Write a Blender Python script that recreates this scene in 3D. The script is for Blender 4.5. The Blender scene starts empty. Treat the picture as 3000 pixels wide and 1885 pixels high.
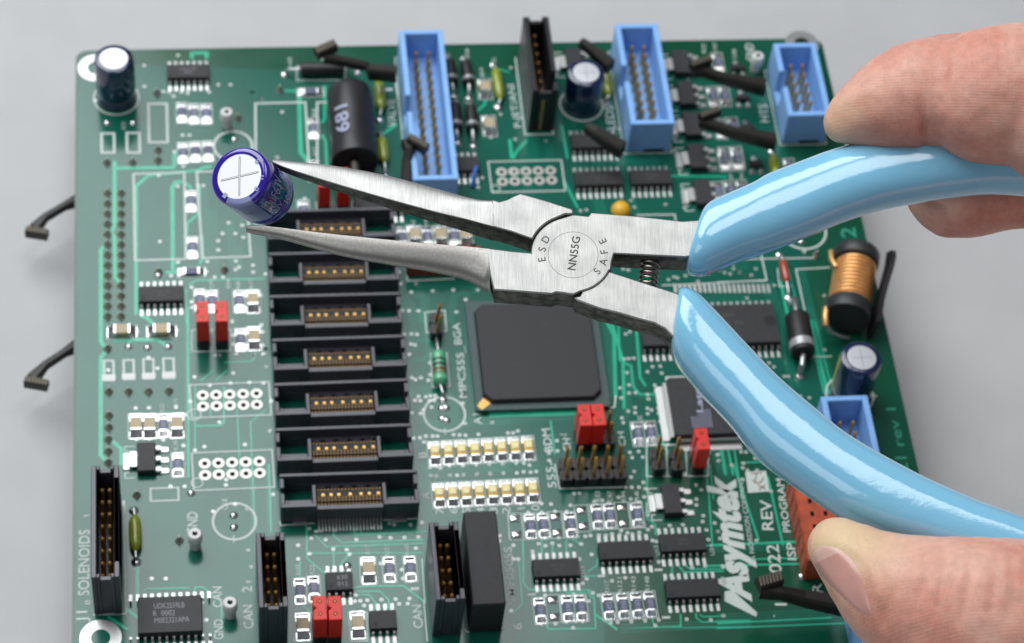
import bpy, math, random
from mathutils import Vector, Matrix, noise

# ------------------------------------------------------------------ camera, light, exposure
S = 0.001                                   # everything below is measured in millimetres
sc = bpy.context.scene
F_PX, DIST = 7500.0, 502.5
_vy = (-1217.0, 10250.0); _sl = 0.03
dY = Vector((_vy[0], _vy[1], -F_PX)).normalized()
dX = Vector((1.0, _sl, (_vy[0] + _sl * _vy[1]) / F_PX)).normalized()
dX = (dX - dY * dX.dot(dY)).normalized()
dZ = dX.cross(dY)
M = Matrix((dX, dY, dZ))                    # camera axes -> world (board) axes
CAM = -(M @ Vector((0, 0, -1))) * DIST
cam_d = bpy.data.cameras.new('camera'); cam = bpy.data.objects.new('camera', cam_d)
sc.collection.objects.link(cam); sc.camera = cam
cam.matrix_world = Matrix.Translation(CAM * S) @ M.to_4x4()
cam_d.sensor_width = 36; cam_d.lens = F_PX / 3000 * 36
cam_d.clip_start = 0.02; cam_d.clip_end = 20
cam_d.dof.use_dof = True; cam_d.dof.focus_distance = 0.405; cam_d.dof.aperture_fstop = 32

def P(px, py, h=0.0):
    """point of the photograph (in its own 3000 px) on the horizontal plane h mm above the board"""
    r = M @ Vector((px - 1500, 942.5 - py, -F_PX))
    return CAM + r * ((h - CAM.z) / r.z)
SH = {'a': (0, 0, 3.01), 'b': (700, 0, 3.01), 'c': (1400, 0, 3.01), 'd': (2100, 0, 2.6756), 'e': (0, 450, 3.01), 'f': (700, 450, 3.01),
      'g': (1400, 450, 3.01), 'h': (2100, 450, 2.6756), 'i': (0, 900, 3.01), 'j': (700, 900, 3.01), 'k': (1400, 900, 3.01),
      'l': (2100, 900, 2.6756), 'm': (0, 1360, 2.8825), 'n': (700, 1360, 2.8825), 'o': (1400, 1360, 2.8825), 'p': (2100, 1360, 2.6756),
      'z': (0, 0, 1.0), 'v': (0, 0, 1 / 1.2458)}
def B(s, x, y, h=0.0):
    """survey sheet s, reading x y -> board position in mm"""
    ox, oy, k = SH[s]
    return P(ox + x / k, oy + y / k, h)

w = bpy.data.worlds.new("World"); sc.world = w; w.use_nodes = True
w.node_tree.nodes['Background'].inputs[0].default_value = (0.82, 0.88, 1.0, 1)
w.node_tree.nodes['Background'].inputs[1].default_value = 0.12
def softbox(name, loc, target, sx, sy, watts, col=(1, 1, 1), roll=0.0):
    l = bpy.data.lights.new(name, 'AREA'); l.shape = 'RECTANGLE'; l.size = sx * S; l.size_y = sy * S
    l.energy = watts; l.color = col
    o = bpy.data.objects.new(name, l); sc.collection.objects.link(o)
    d = (Vector(target) - Vector(loc)).normalized()
    o.matrix_world = Matrix.Translation(Vector(loc) * S) @ d.to_track_quat('-Z', 'Y').to_matrix().to_4x4() @ Matrix.Rotation(roll, 4, 'Z')
    return o
softbox('softbox', (-300, 392, 660), (-225, 170, 0), 640, 700, 7.4, (.94, .985, 1), math.radians(22))
softbox('overhead_softbox', (62, 25, 640), (40, 0, 0), 170, 310, .66, (1, .995, .99))
softbox('fill_softbox', (-420, -420, 620), (0, 0, 30), 380, 380, .9, (.93, .97, 1))
sc.view_settings.view_transform = 'Standard'; sc.view_settings.look = 'None'
sc.view_settings.exposure = 0; sc.view_settings.gamma = 1
sc.cycles.max_bounces = 8

# ------------------------------------------------------------------ materials
MATS = {}
def mat(name, col, rough=.5, metal=0, spec=.5, coat=0, coat_rough=.1, noise_amt=0, noise_scale=400, bump=0, bump_scale=3000, sss=0, aniso=0, trans=0, col2=None, rough_var=0):
    m = bpy.data.materials.new(name); m.use_nodes = True; nt = m.node_tree; b = nt.nodes['Principled BSDF']
    b.inputs['Base Color'].default_value = (*col, 1); b.inputs['Roughness'].default_value = rough
    b.inputs['Metallic'].default_value = metal; b.inputs['Specular IOR Level'].default_value = spec
    b.inputs['Coat Weight'].default_value = coat; b.inputs['Coat Roughness'].default_value = coat_rough
    if trans: b.inputs['Transmission Weight'].default_value = trans
    tc = nt.nodes.new('ShaderNodeTexCoord')
    n = nt.nodes.new('ShaderNodeTexNoise'); n.inputs['Scale'].default_value = noise_scale; n.inputs['Detail'].default_value = 4
    nt.links.new(tc.outputs['Object'], n.inputs['Vector'])
    if noise_amt or col2:
        c2 = col2 or tuple(c * (1 - noise_amt) for c in col)
        mx = nt.nodes.new('ShaderNodeMix'); mx.data_type = 'RGBA'
        mx.inputs[6].default_value = (*col, 1); mx.inputs[7].default_value = (*c2, 1)
        rp = nt.nodes.new('ShaderNodeMapRange'); rp.inputs[1].default_value = .35; rp.inputs[2].default_value = .65
        nt.links.new(n.outputs['Fac'], rp.inputs[0]); nt.links.new(rp.outputs[0], mx.inputs[0])
        nt.links.new(mx.outputs[2], b.inputs['Base Color'])
    if rough_var:
        mr = nt.nodes.new('ShaderNodeMapRange'); mr.inputs[1].default_value = .3; mr.inputs[2].default_value = .7
        mr.inputs[3].default_value = max(0.02, rough - rough_var); mr.inputs[4].default_value = rough + rough_var
        nt.links.new(n.outputs['Fac'], mr.inputs[0]); nt.links.new(mr.outputs[0], b.inputs['Roughness'])
    if bump:
        n2 = nt.nodes.new('ShaderNodeTexNoise'); n2.inputs['Scale'].default_value = bump_scale; n2.inputs['Detail'].default_value = 3
        nt.links.new(tc.outputs['Object'], n2.inputs['Vector'])
        bp = nt.nodes.new('ShaderNodeBump'); bp.inputs['Strength'].default_value = 1; bp.inputs['Distance'].default_value = bump * S
        nt.links.new(n2.outputs['Fac'], bp.inputs['Height']); nt.links.new(bp.outputs[0], b.inputs['Normal'])
    MATS[name] = m
    return m
mat('grey_paper', (.52, .515, .52), .75, spec=.25, noise_amt=.05, noise_scale=60, bump=.02, bump_scale=2500)
mat('solder_mask', (.004, .068, .031), .17, spec=.54, col2=(.005, .088, .052), noise_scale=55, bump=.003, bump_scale=220, rough_var=.04)
mat('hair_trace_mask', (.018, .21, .14), .18, spec=.56)
mat('mask_over_copper', (.03, .48, .29), .18, spec=.5, noise_amt=.15, noise_scale=300)
mat('sheen_mask_over_plane', (.005, .112, .076), .17, spec=.54, noise_amt=.15, noise_scale=90)
mat('laminate_edge', (.10, .16, .06), .7)
mat('silk_ink', (.62, .68, .64), .55, noise_amt=.12, noise_scale=3000)
mat('copper_ink', (.03, .30, .19), .3)
mat('plated_tin', (.46, .45, .42), .42, .9)
mat('via_tin', (.50, .52, .50), .42, .8)
mat('solder', (.84, .84, .83), .22, 1, bump=.03, bump_scale=1500, rough_var=.1)
mat('tin', (.56, .56, .55), .38, 1, bump=.02, bump_scale=2500)
mat('dull_solder', (.42, .38, .33), .5, .8, bump=.05, bump_scale=2000)
mat('gold', (.72, .42, .12), .36, .75, noise_amt=.25, noise_scale=2500)
mat('dark_gold', (.13, .072, .022), .42, .8, noise_amt=.4, noise_scale=2500)
mat('epoxy', (.018, .017, .019), .50, spec=.45, noise_amt=.3, noise_scale=900, bump=.008, bump_scale=9000)
mat('epoxy_side', (.010, .010, .011), .55, spec=.4)
mat('epoxy_grey', (.027, .026, .030), .55, spec=.45, noise_amt=.2, noise_scale=900, bump=.006, bump_scale=9000)
mat('black_plastic', (.014, .014, .017), .36, spec=.5, bump=.01, bump_scale=3000)
mat('connector_plastic', (.050, .049, .066), .38, spec=.75, noise_amt=.2, noise_scale=700, bump=.008, bump_scale=3000)
mat('hole_dark', (.006, .006, .006), .8, spec=.1)
mat('lever_plastic', (.016, .014, .010), .5, spec=.5, noise_amt=.3, noise_scale=500)
mat('lever_rib', (.15, .12, .08), .5, .4)
mat('print_grey', (.26, .26, .30), .55)
mat('print_dim', (.075, .07, .065), .55)
mat('print_lilac', (.36, .38, .52), .5)
mat('blue_plastic', (.25, .50, .94), .42, spec=.5, noise_amt=.08, noise_scale=300, bump=.01, bump_scale=2000)
mat('red_plastic', (.80, .022, .014), .40, spec=.5, noise_amt=.15, noise_scale=400, bump=.012, bump_scale=2200)
mat('brick_plastic', (.58, .085, .025), .5, noise_amt=.35, noise_scale=500, bump=.05, bump_scale=900)
mat('tan_ceramic', (.50, .40, .25), .5, noise_amt=.15, noise_scale=1500)
mat('resistor_body', (.10, .11, .20), .4, noise_amt=.4, noise_scale=1800)
mat('resistor_pale', (.16, .34, .56), .4, noise_amt=.2, noise_scale=1800)
mat('led_lens', (.80, .50, .06), .3, spec=.6, col2=(.52, .28, .02), noise_scale=900)
mat('led_white', (.86, .76, .38), .35)
mat('cap_sleeve', (.009, .020, .085), .18, spec=.6, coat=.6, noise_amt=.4, noise_scale=200, bump=.02, bump_scale=250)
mat('cap_reflection', (.36, .38, .10), .35)
mat('aluminium', (.62, .62, .66), .45, 1, bump=.01, bump_scale=1800)
mat('heat_shrink', (.022, .020, .024), .42, spec=.5, noise_amt=.25, noise_scale=200, bump=.09, bump_scale=260)
mat('ferrite', (.032, .034, .036), .45, spec=.5, noise_amt=.2, bump=.02, bump_scale=1800)
mat('rust_plastic', (.32, .050, .020), .5, noise_amt=.35, noise_scale=500)
mat('copper_wire', (1.0, .56, .22), .36, .6, noise_amt=.2, noise_scale=500)
mat('green_resistor', (.11, .42, .23), .3, spec=.6, coat=.4)
mat('band_dark', (.02, .07, .04), .35)
mat('band_brown', (.16, .045, .015), .35)
mat('lime_lacquer', (.27, .33, .012), .24, spec=.6, coat=.5, noise_amt=.25, noise_scale=500)
mat('diode_red', (.45, .05, .025), .2, spec=.6, coat=.6)
mat('bronze', (.34, .20, .07), .42, .6)
mat('silver_paint', (.42, .42, .44), .35, .3)
mat('yellow_epoxy', (.80, .45, .03), .35, spec=.5, bump=.05, bump_scale=700)
mat('white_plastic', (.68, .68, .66), .45, spec=.5, bump=.02, bump_scale=1500)
mat('package_substrate', (.045, .085, .085), .42, noise_amt=.3, noise_scale=2500)
mat('white_pad', (.72, .73, .70), .5)
mat('blue_wire', (.03, .16, .6), .4)

def worn(name, col, rough):
    """moulded epoxy with fine pits and a few pale handling scratches"""
    m = mat(name, col, rough, spec=.45, bump=.008, bump_scale=9000); nt = m.node_tree; b = nt.nodes['Principled BSDF']; tc = nt.nodes.new('ShaderNodeTexCoord'); prev = None
    for rot, sc_ in ((20, (.25, 2.2, 1)), (-50, (.3, 2.6, 1))):
        mp = nt.nodes.new('ShaderNodeMapping'); mp.inputs['Rotation'].default_value = (0, 0, math.radians(rot)); mp.inputs['Scale'].default_value = sc_
        n = nt.nodes.new('ShaderNodeTexNoise'); n.inputs['Scale'].default_value = 420; n.inputs['Detail'].default_value = 6; n.inputs['Roughness'].default_value = .7
        r = nt.nodes.new('ShaderNodeMapRange'); r.inputs[1].default_value = .66; r.inputs[2].default_value = .76; r.inputs[4].default_value = .5
        nt.links.new(tc.outputs['Object'], mp.inputs[0]); nt.links.new(mp.outputs[0], n.inputs['Vector']); nt.links.new(n.outputs['Fac'], r.inputs[0])
        mx = nt.nodes.new('ShaderNodeMix'); mx.data_type = 'RGBA'; mx.inputs[7].default_value = (.16, .16, .17, 1); mx.inputs[6].default_value = (*col, 1); nt.links.new(r.outputs[0], mx.inputs[0])
        if prev: nt.links.new(prev, mx.inputs[6])
        prev = mx.outputs[2]
    nt.links.new(prev, b.inputs['Base Color'])
worn('worn_epoxy', (.022, .021, .024), .52)

# ------------------------------------------------------------------ mesh helpers (mm)
class MB:
    def __init__(s): s.v = []; s.f = []
    def add(s, vs, fs):
        n = len(s.v); s.v += [tuple(v) for v in vs]; s.f += [tuple(i + n for i in f) for f in fs]; return s
    def box(s, x0, x1, y0, y1, z0, z1, c=0.0, ct=None):
        """box; c bevels the four upright edges and the top rim"""
        if not c:
            s.add([(x0, y0, z0), (x1, y0, z0), (x1, y1, z0), (x0, y1, z0), (x0, y0, z1), (x1, y0, z1), (x1, y1, z1), (x0, y1, z1)],
                  [(3, 2, 1, 0), (4, 5, 6, 7), (0, 1, 5, 4), (1, 2, 6, 5), (2, 3, 7, 6), (3, 0, 4, 7)]); return s
        ct = c if ct is None else ct
        def ring(z, i):
            a, b, e, d = x0 + i, x1 - i, y0 + i, y1 - i
            return [(a + c, e, z), (b - c, e, z), (b, e + c, z), (b, d - c, z), (b - c, d, z), (a + c, d, z), (a, d - c, z), (a, e + c, z)]
        r = ring(z0, 0) + ring(z1 - ct, 0) + ring(z1, ct)
        fs = [tuple(range(7, -1, -1)), tuple(range(16, 24))]
        for k in range(2):
            for i in range(8): fs.append((k * 8 + i, k * 8 + (i + 1) % 8, k * 8 + 8 + (i + 1) % 8, k * 8 + 8 + i))
        return s.add(r, fs)
    def rings(s, rs, cap0=True, cap1=True, closed=True):
        n = len(rs[0]); base = len(s.v)
        for r in rs: s.v += [tuple(p) for p in r]
        for k in range(len(rs) - 1):
            for i in range(n if closed else n - 1):
                j = (i + 1) % n
                s.f.append((base + k * n + i, base + k * n + j, base + (k + 1) * n + j, base + (k + 1) * n + i))
        if cap0: s.f.append(tuple(base + i for i in range(n - 1, -1, -1)))
        if cap1: s.f.append(tuple(base + (len(rs) - 1) * n + i for i in range(n)))
        return s
    def lathe(s, prof, n=24, cx=0, cy=0, cap0=True, cap1=True):
        return s.rings([[(cx + r * math.cos(2 * math.pi * i / n), cy + r * math.sin(2 * math.pi * i / n), z) for i in range(n)] for r, z in prof], cap0, cap1)
    def ring_flat(s, cx, cy, r0, r1, z0, z1, n=24):
        pr = [(r1, z0), (r1, z1), (r0, z1), (r0, z0)]
        rs = [[(cx + r * math.cos(2 * math.pi * i / n), cy + r * math.sin(2 * math.pi * i / n), z) for i in range(n)] for r, z in pr]
        return s.rings(rs + [rs[0]], False, False)
    def tube(s, pts, rad, n=8, caps=True):
        pts = [Vector(p) for p in pts]; rs = []; up = None
        for i, p in enumerate(pts):
            t = (pts[min(i + 1, len(pts) - 1)] - pts[max(i - 1, 0)]).normalized()
            if up is None:
                up = Vector((0, 0, 1)) if abs(t.z) < .9 else Vector((1, 0, 0))
            a = t.cross(up).normalized(); b = a.cross(t).normalized(); up = b
            r = rad[i] if isinstance(rad, (list, tuple)) else rad
            rs.append([p + a * (r * math.cos(2 * math.pi * k / n)) + b * (r * math.sin(2 * math.pi * k / n)) for k in range(n)])
        return s.rings(rs, caps, caps)
    def bar(s, pts, wd, th):
        """flat bar along pts, width wd (in plan) and thickness th (up)"""
        pts = [Vector(p) for p in pts]; rs = []
        for i, p in enumerate(pts):
            t = (pts[min(i + 1, len(pts) - 1)] - pts[max(i - 1, 0)]); t.z = 0; t.normalize()
            a = Vector((-t.y, t.x, 0)); k = wd[i] if isinstance(wd, (list, tuple)) else wd; h = th[i] if isinstance(th, (list, tuple)) else th
            c = min(k, h) * .18
            rs.append([p + a * (k / 2 - c), p + a * (k / 2) - Vector((0, 0, c)), p + a * (k / 2) - Vector((0, 0, h)), p - a * (k / 2) - Vector((0, 0, h)), p - a * (k / 2) - Vector((0, 0, c)), p - a * (k / 2 - c)])
        return s.rings(rs)
    def line(s, pts, wd, z, th=.03, closed=False):
        """flat ink or trace line with mitred corners on the board"""
        pts = [Vector((p[0], p[1], 0)) for p in pts]; n = len(pts); L = []; R = []
        for i in range(n):
            a = pts[i - 1] if (i or closed) else None; b = pts[(i + 1) % n] if (i < n - 1 or closed) else None
            t1 = (pts[i] - a).normalized() if a is not None else None; t2 = (b - pts[i]).normalized() if b is not None else None
            if t1 is None: t1 = t2
            if t2 is None: t2 = t1
            t = (t1 + t2).normalized(); nn = Vector((-t.y, t.x, 0)); k = max(.5, nn.dot(Vector((-t1.y, t1.x, 0))))
            L.append(pts[i] + nn * (wd / 2 / k)); R.append(pts[i] - nn * (wd / 2 / k))
        for i in range(n if closed else n - 1):
            j = (i + 1) % n; a, b, c, d = L[i], L[j], R[j], R[i]
            v = [(q.x, q.y, z + th) for q in (a, b, c, d)] + [(q.x, q.y, z) for q in (a, b, c, d)]
            s.add(v, [(3, 2, 1, 0), (0, 1, 5, 4), (2, 3, 7, 6)])
        return s
    def prism(s, poly, z0, z1, c=0.0):
        """upright prism over a counter-clockwise outline with a bevelled top and bottom rim"""
        n = len(poly)
        def inset(d):
            out = []
            for i in range(n):
                p, a, b = Vector(poly[i]), Vector(poly[i - 1]), Vector(poly[(i + 1) % n])
                t1 = (p - a).normalized(); t2 = (b - p).normalized(); n1 = Vector((-t1.y, t1.x)); n2 = Vector((-t2.y, t2.x))
                m = (n1 + n2); m = m.normalized() if m.length > 1e-6 else n1; k = max(.45, m.dot(n1)); out.append(p + m * (d / k))
            return out
        rs = []
        for d, z in ([(c, z0), (0, z0 + c), (0, z1 - c), (c * .35, z1 - c * .35), (c, z1)] if c else [(0, z0), (0, z1)]):
            rs.append([(q.x, q.y, z) for q in inset(d)])
        return s.rings(rs)
    def mesh(s, name, smooth=None):
        me = bpy.data.meshes.new(name); me.from_pydata([(x * S, y * S, z * S) for x, y, z in s.v], [], s.f); me.update()
        if smooth is not None:
            for p in me.polygons: p.use_smooth = True
            me.set_sharp_from_angle(angle=math.radians(smooth))
            for p in me.polygons:
                if len(p.vertices) > 5: p.use_smooth = False
        return me
CACHE = {}
def cached(key, fn, smooth=None):
    if key not in CACHE: CACHE[key] = fn().mesh(str(key[0]) if isinstance(key, tuple) else key, smooth)
    return CACHE[key]
def link(name, me, m=None, parent=None, loc=(0, 0, 0), rot=0.0, label=None, cat=None, group=None, kind=None):
    if isinstance(me, MB): me = me.mesh(name)
    if m is not None and me is not None and not len(me.materials): me.materials.append(MATS[m] if isinstance(m, str) else m)
    o = bpy.data.objects.new(name, me); sc.collection.objects.link(o)
    if parent is not None: o.parent = parent
    o.location = Vector(loc) * S; o.rotation_euler = (0, 0, rot)
    for k, v in (('label', label), ('category', cat), ('group', group), ('kind', kind)):
        if v: o[k] = v
    return o
TXT = {}
def text_mesh(body, bold=0.0, shear=0.0):
    """raw outline of a line of text: verts, faces, size"""
    k = (body, bold, shear)
    if k not in TXT:
        cu = bpy.data.curves.new('t', 'FONT'); cu.body = body; cu.offset = bold; cu.shear = shear; cu.resolution_u = 3
        ob = bpy.data.objects.new('t', cu); me = bpy.data.meshes.new_from_object(ob)
        vs = [tuple(v.co) for v in me.vertices]; fs = [tuple(p.vertices) for p in me.polygons]
        bpy.data.objects.remove(ob); bpy.data.meshes.remove(me); bpy.data.curves.remove(cu)
        x0 = min(v[0] for v in vs); x1 = max(v[0] for v in vs)
        TXT[k] = ([(v[0] - x0, v[1]) for v in vs], fs, x1 - x0)
    return TXT[k]
def fine_text(body, bold=0.0, mx=.09):
    """the same outline cut small enough to be wrapped round a cylinder"""
    import bmesh
    vs, fs, wd = text_mesh(body, bold); bm = bmesh.new(); V_ = [bm.verts.new((x, y, 0)) for x, y in vs]
    for f in fs:
        try: bm.faces.new([V_[i] for i in f])
        except ValueError: pass
    bmesh.ops.triangulate(bm, faces=bm.faces)
    for _ in range(5):
        es = [e for e in bm.edges if e.calc_length() > mx]
        if not es: break
        bmesh.ops.subdivide_edges(bm, edges=es, cuts=1); bmesh.ops.triangulate(bm, faces=bm.faces)
    bm.verts.index_update(); out = [(v.co.x, v.co.y) for v in bm.verts], [tuple(v.index for v in f.verts) for f in bm.faces], wd; bm.free(); return out
CAPH = 0.729                                # height of a capital in the built-in font
def put_text(mb, body, p0, p1, capmm, z, bold=0.0, shear=0.0, f=None):
    """lettering whose baseline runs from p0 to p1 (mm), capitals capmm high"""
    vs, fs, wd = text_mesh(body, bold, shear)
    p0 = Vector((p0[0], p0[1])); p1 = Vector((p1[0], p1[1])); d = p1 - p0; e = Vector((-d.y, d.x)).normalized(); k = capmm / CAPH
    out = []
    for x, y in vs:
        q = p0 + d * (x / wd) + e * (y * k); out.append((q.x, q.y, z))
    mb.add(out, fs)
# ------------------------------------------------------------------ the setting
TABLE_Z = -17.0
t = link('tabletop', MB().add([(-1500, -1500, 0), (1500, -1500, 0), (1500, 1500, 0), (-1500, 1500, 0)], [(0, 1, 2, 3)]), 'grey_paper', loc=(0, 0, TABLE_Z), kind='structure')

# ------------------------------------------------------------------ the circuit board
BX0, BX1, BY0, BY1, BT = -84.9, 74.6, -86.0, 73.7, 1.6
board = link('circuit_board', None, label='green circuit board crowded with chips and connectors lying on the grey tabletop', cat='circuit board', loc=(0, 0, 0))
def rounded(x0, x1, y0, y1, r, n=6):
    out = []
    for cx, cy, a0 in ((x1 - r, y0 + r, -90), (x1 - r, y1 - r, 0), (x0 + r, y1 - r, 90), (x0 + r, y0 + r, 180)):
        for i in range(n + 1):
            a = math.radians(a0 + 90 * i / n); out.append((cx + r * math.cos(a), cy + r * math.sin(a)))
    return out
import bmesh
HOLES = [(B('a', 845, 602), 1.75), (B('d', 668, 345), 1.75), (B('m', 850, 1470), 1.75)]
def plate():
    bm = bmesh.new(); out = rounded(BX0, BX1, BY0, BY1, 2.6)
    def loop(pts, z): 
        vs = [bm.verts.new((x * S, y * S, z * S)) for x, y in pts]
        return vs, [bm.edges.new((vs[i], vs[(i + 1) % len(vs)])) for i in range(len(vs))]
    tops = [loop(out, 0)]; bots = [loop(out, -BT)]
    for c, r in HOLES:
        ci = [(c.x + r * math.cos(2 * math.pi * i / 24), c.y + r * math.sin(2 * math.pi * i / 24)) for i in range(24)]
        tops.append(loop(ci, 0)); bots.append(loop(ci, -BT))
    for grp in (tops, bots): bmesh.ops.triangle_fill(bm, use_beauty=True, edges=[e for _, es in grp for e in es])
    for (tv, _), (bv, _) in zip(tops, bots):
        for i in range(len(tv)):
            j = (i + 1) % len(tv); f = bm.faces.new((tv[i], tv[j], bv[j], bv[i])); f.material_index = 1
    bmesh.ops.recalc_face_normals(bm, faces=bm.faces)
    me = bpy.data.meshes.new('board_plate'); bm.to_mesh(me); bm.free(); me.materials.append(MATS['solder_mask']); me.materials.append(MATS['laminate_edge']); return me
link('board_plate', plate(), None, board)
for c, r in HOLES:
    link('mounting_ring', cached('mounting_ring', lambda: MB().ring_flat(0, 0, 1.72, 3.7, .01, .09, 40)), 'tin', board, (c.x, c.y, 0))
E1 = .035; E2 = .07                          # heights of the ink and of the copper under the mask

def part(name, me, m, loc, rot=0.0, parent=None, label=None, kind=None): return link(name, me, m, parent or board, loc, rot, label, kind=kind)

# --- chips with gull wing leads
def so_chip(c, n, wd=3.9, h=1.7, pitch=1.27, mark=None, label=None, m='epoxy', dot=True, rot=0, L=None, name='logic_chip', top=True, bottom=True, pl=None):
    L = L or (n * pitch + (-.15 if n > 4 else -.1)); pl = pl or 1.0
    def body():
        mb = MB(); x, y = L / 2, wd / 2; zs = [(.16, .12), (h * .5, 0), (h - .02, .14)]
        return mb.rings([[(-x + i, -y + i, z), (x - i, -y + i, z), (x - i, y - i, z), (-x + i, y - i, z)] for z, i in zs])
    o = part(name, cached(('chip_body', n, wd, h, L), body), m, (c.x, c.y, 0), rot, label=label)
    def lead():
        mb = MB(); pw = pitch * .32
        pts = [(-.05, h * .5), (.35, h * .5), (.55, h * .42), (.62, .22), (.8, .12), (pl + .75, .12)]
        rs = [[(-pw / 2, -y, z), (pw / 2, -y, z), (pw / 2, -y - (.0 if i < 2 else .04), z - .17 if i in (0, 1, 5, 4) else z - .1), (-pw / 2, -y - (.0 if i < 2 else .04), z - .17 if i in (0, 1, 5, 4) else z - .1)] for i, (y, z) in enumerate(pts)]
        mb.rings(rs); mb.box(-pw * .75, pw * .75, -pl - 1.15, -.55, .02, .07)
        mb.add([(-pw * .7, -pl - 1.1, .07), (pw * .7, -pl - 1.1, .07), (pw * .5, -.6, .2), (-pw * .5, -.6, .2), (-pw * .7, -.5, .07), (pw * .7, -.5, .07)], [(0, 1, 2, 3), (3, 2, 5, 4)])
        return mb
    lm = cached(('lead', pitch, h, pl), lead)
    for k in range(n):
        x = (k - (n - 1) / 2) * pitch
        if bottom: link('lead', lm, 'tin', o, (x, -wd / 2, 0), 0)
        if top: link('lead', lm, 'tin', o, (x, wd / 2, 0), math.pi)
    if dot: link('pin_one_dimple', cached(('dimple', h), lambda: MB().lathe([(.5, h - .018), (.42, h - .012)], 14)), 'epoxy_side', o, (-L / 2 + .95, -wd / 2 + .95, 0))
    if mark:
        mb = MB(); rows = mark[0]; ch = mark[1]; n_ = len(rows)
        for i, r in enumerate(rows):
            y = (n_ / 2 - i - 1) * ch * 1.45 + ch * .3; l = text_mesh(r)[2] * ch / CAPH * 1.0; l = min(l, L * .86); x0 = mark[3] if len(mark) > 3 else -l / 2
            put_text(mb, r, (x0, y), (x0 + l, y), ch, h + .0)
        link('marking', mb.mesh('marking'), mark[2], o, (0, 0, .015))
    return o
def Pc(s, x, y, h): return B(s, x, y, h)
for s, x, y, n, mk in [('a', 1658, 625, 7, (['74HC14D', '0026'], .62, 'print_grey')), ('e', 1420, 1232, 7, (['74ABT125', '0018'], .6, 'print_dim')),
                       ('c', 1030, 1240, 8, (['MAX3232', '0031'], .6, 'print_dim')), ('g', 1065, 215, 8, (['DS26C32', '0024'], .6, 'print_dim')),
                       ('g', 1525, 205, 7, (['74HC00', '0019'], .6, 'print_dim')), ('o', 665, 872, 7, (['74HC132', '0012'], .55, 'print_dim')),
                       ('o', 1250, 722, 8, None), ('o', 1730, 658, 7, (['HCPL', '74LVX'], .6, 'print_dim')), ('o', 1815, 1045, 8, None), ('f', 1235, 425, 8, None)]:
    so_chip(B(s, x, y, 1.7), n, mark=mk)
so_chip(B('n', 848, 985, 1.7), 4, L=4.95, mark=(['630', '012'], .95, 'print_grey', -.35), label='small eight leg chip printed 630 012 behind the red jumpers')
so_chip(B('n', 1218, 1310, 1.7), 4, L=4.95, m='epoxy_grey', label='greyish eight leg chip cut off by the bottom edge')
so_chip(B('b', 2012, 1440, 1.7), 4, L=4.95, wd=4.0, label='small eight leg chip at the foot of the long blue header')
mc = so_chip(B('m', 1435, 1265, 2.5), 12, wd=7.5, h=2.5, L=11.4, m='epoxy_grey', label='large driver chip printed UDK2559LB', dot=False, pl=.8)
mb = MB()
for r, x0, y0, x1, y1 in (('UDK2559LB', 1300, 1222, 1558, 1210), ('R  0002', 1295, 1285, 1478, 1275), ('M002321APA', 1305, 1345, 1600, 1330)):
    a, b = B('m', x0, y0, 2.52), B('m', x1, y1, 2.52); a = a - mc.location / S; b = b - mc.location / S; put_text(mb, r, a, b, 1.15, 2.515)
link('marking', mb.mesh('marking'), 'print_grey', mc)
so_chip((P(1874, 1012, 2.2) + P(2276, 890, 2.2)) / 2, 22, wd=9.6, h=2.2, L=27.4, m='epoxy_grey', label='long memory chip partly behind the lower plier grip', dot=False)
c = B('h', 415, 1310, 2.2); part('ejector_mark', cached('ejector', lambda: MB().lathe([(1.25, 2.2), (1.2, 2.215)], 24)), 'epoxy_side', (c.x, c.y, 0))
mb = MB(); put_text(mb, '88H', B('h', 40, 1285, 2.2), B('h', 135, 1280, 2.2), 1.1, 2.22); put_text(mb, '0 N', B('h', 75, 1350, 2.2), B('h', 205, 1343, 2.2), 1.1, 2.22)
part('chip_marking', mb.mesh('chip_marking'), 'print_dim', (0, 0, 0))
# row of bare pads above it
pm = cached('bare_pad', lambda: MB().box(-.3, .3, -1.1, 1.1, .02, .07, .1, .02))
a = B('g', 1740, 1190); b = B('h', 405, 1060)
for k in range(20):
    q = a.lerp(b, k / 19); part('solder_pad', pm, 'tin', (q.x, q.y, 0))

# --- quad flat pack with the lattice logo
q0 = P(1400 + 1662 / 3.01, 900 + 622 / 3.01, 2.6); q1 = P(1400 + 1740 / 3.01, 900 + 1132 / 3.01, 2.6); qs = (q0 - q1).length; qc = (q0.x + q1.x) / 2 + qs / 2, (q0.y + q1.y) / 2
qfp = part('quad_chip', cached('qfp', lambda: MB().box(-qs / 2, qs / 2, -qs / 2, qs / 2, .5, 2.6, .5, .12)), 'epoxy_grey', (qc[0], qc[1], 0), label='square logic chip printed with a pale name and dotted logo')
def qlead():
    return MB().rings([[(-.12, -y, z), (.12, -y, z), (.12, -y - .02, z - .14), (-.12, -y - .02, z - .14)] for y, z in ((0, 1.5), (.6, 1.5), (.8, .25), (1.7, .2))]).box(-.17, .17, -2.0, -.7, .02, .1)
ql = cached('qlead', qlead)
for side in range(4):
    nn = 38
    for k in range(nn):
        x = (k - (nn - 1) / 2) * (qs - 1.2) / (nn - 1); a = side * math.pi / 2; v = Vector((x, -qs / 2)); v.rotate(Matrix.Rotation(a, 2))
        link('lead', ql, 'tin', qfp, (v.x, v.y, 0), a)
mb = MB(); o3 = Vector((qc[0], qc[1], 0))
put_text(mb, 'Lattice', B('k', 1985, 930, 2.62) - o3, B('k', 1955, 570, 2.62) - o3, 1.25, 2.62, .02)
a = B('k', 1885, 975, 2.62) - o3; b = B('k', 2065, 1050, 2.62) - o3
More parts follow.
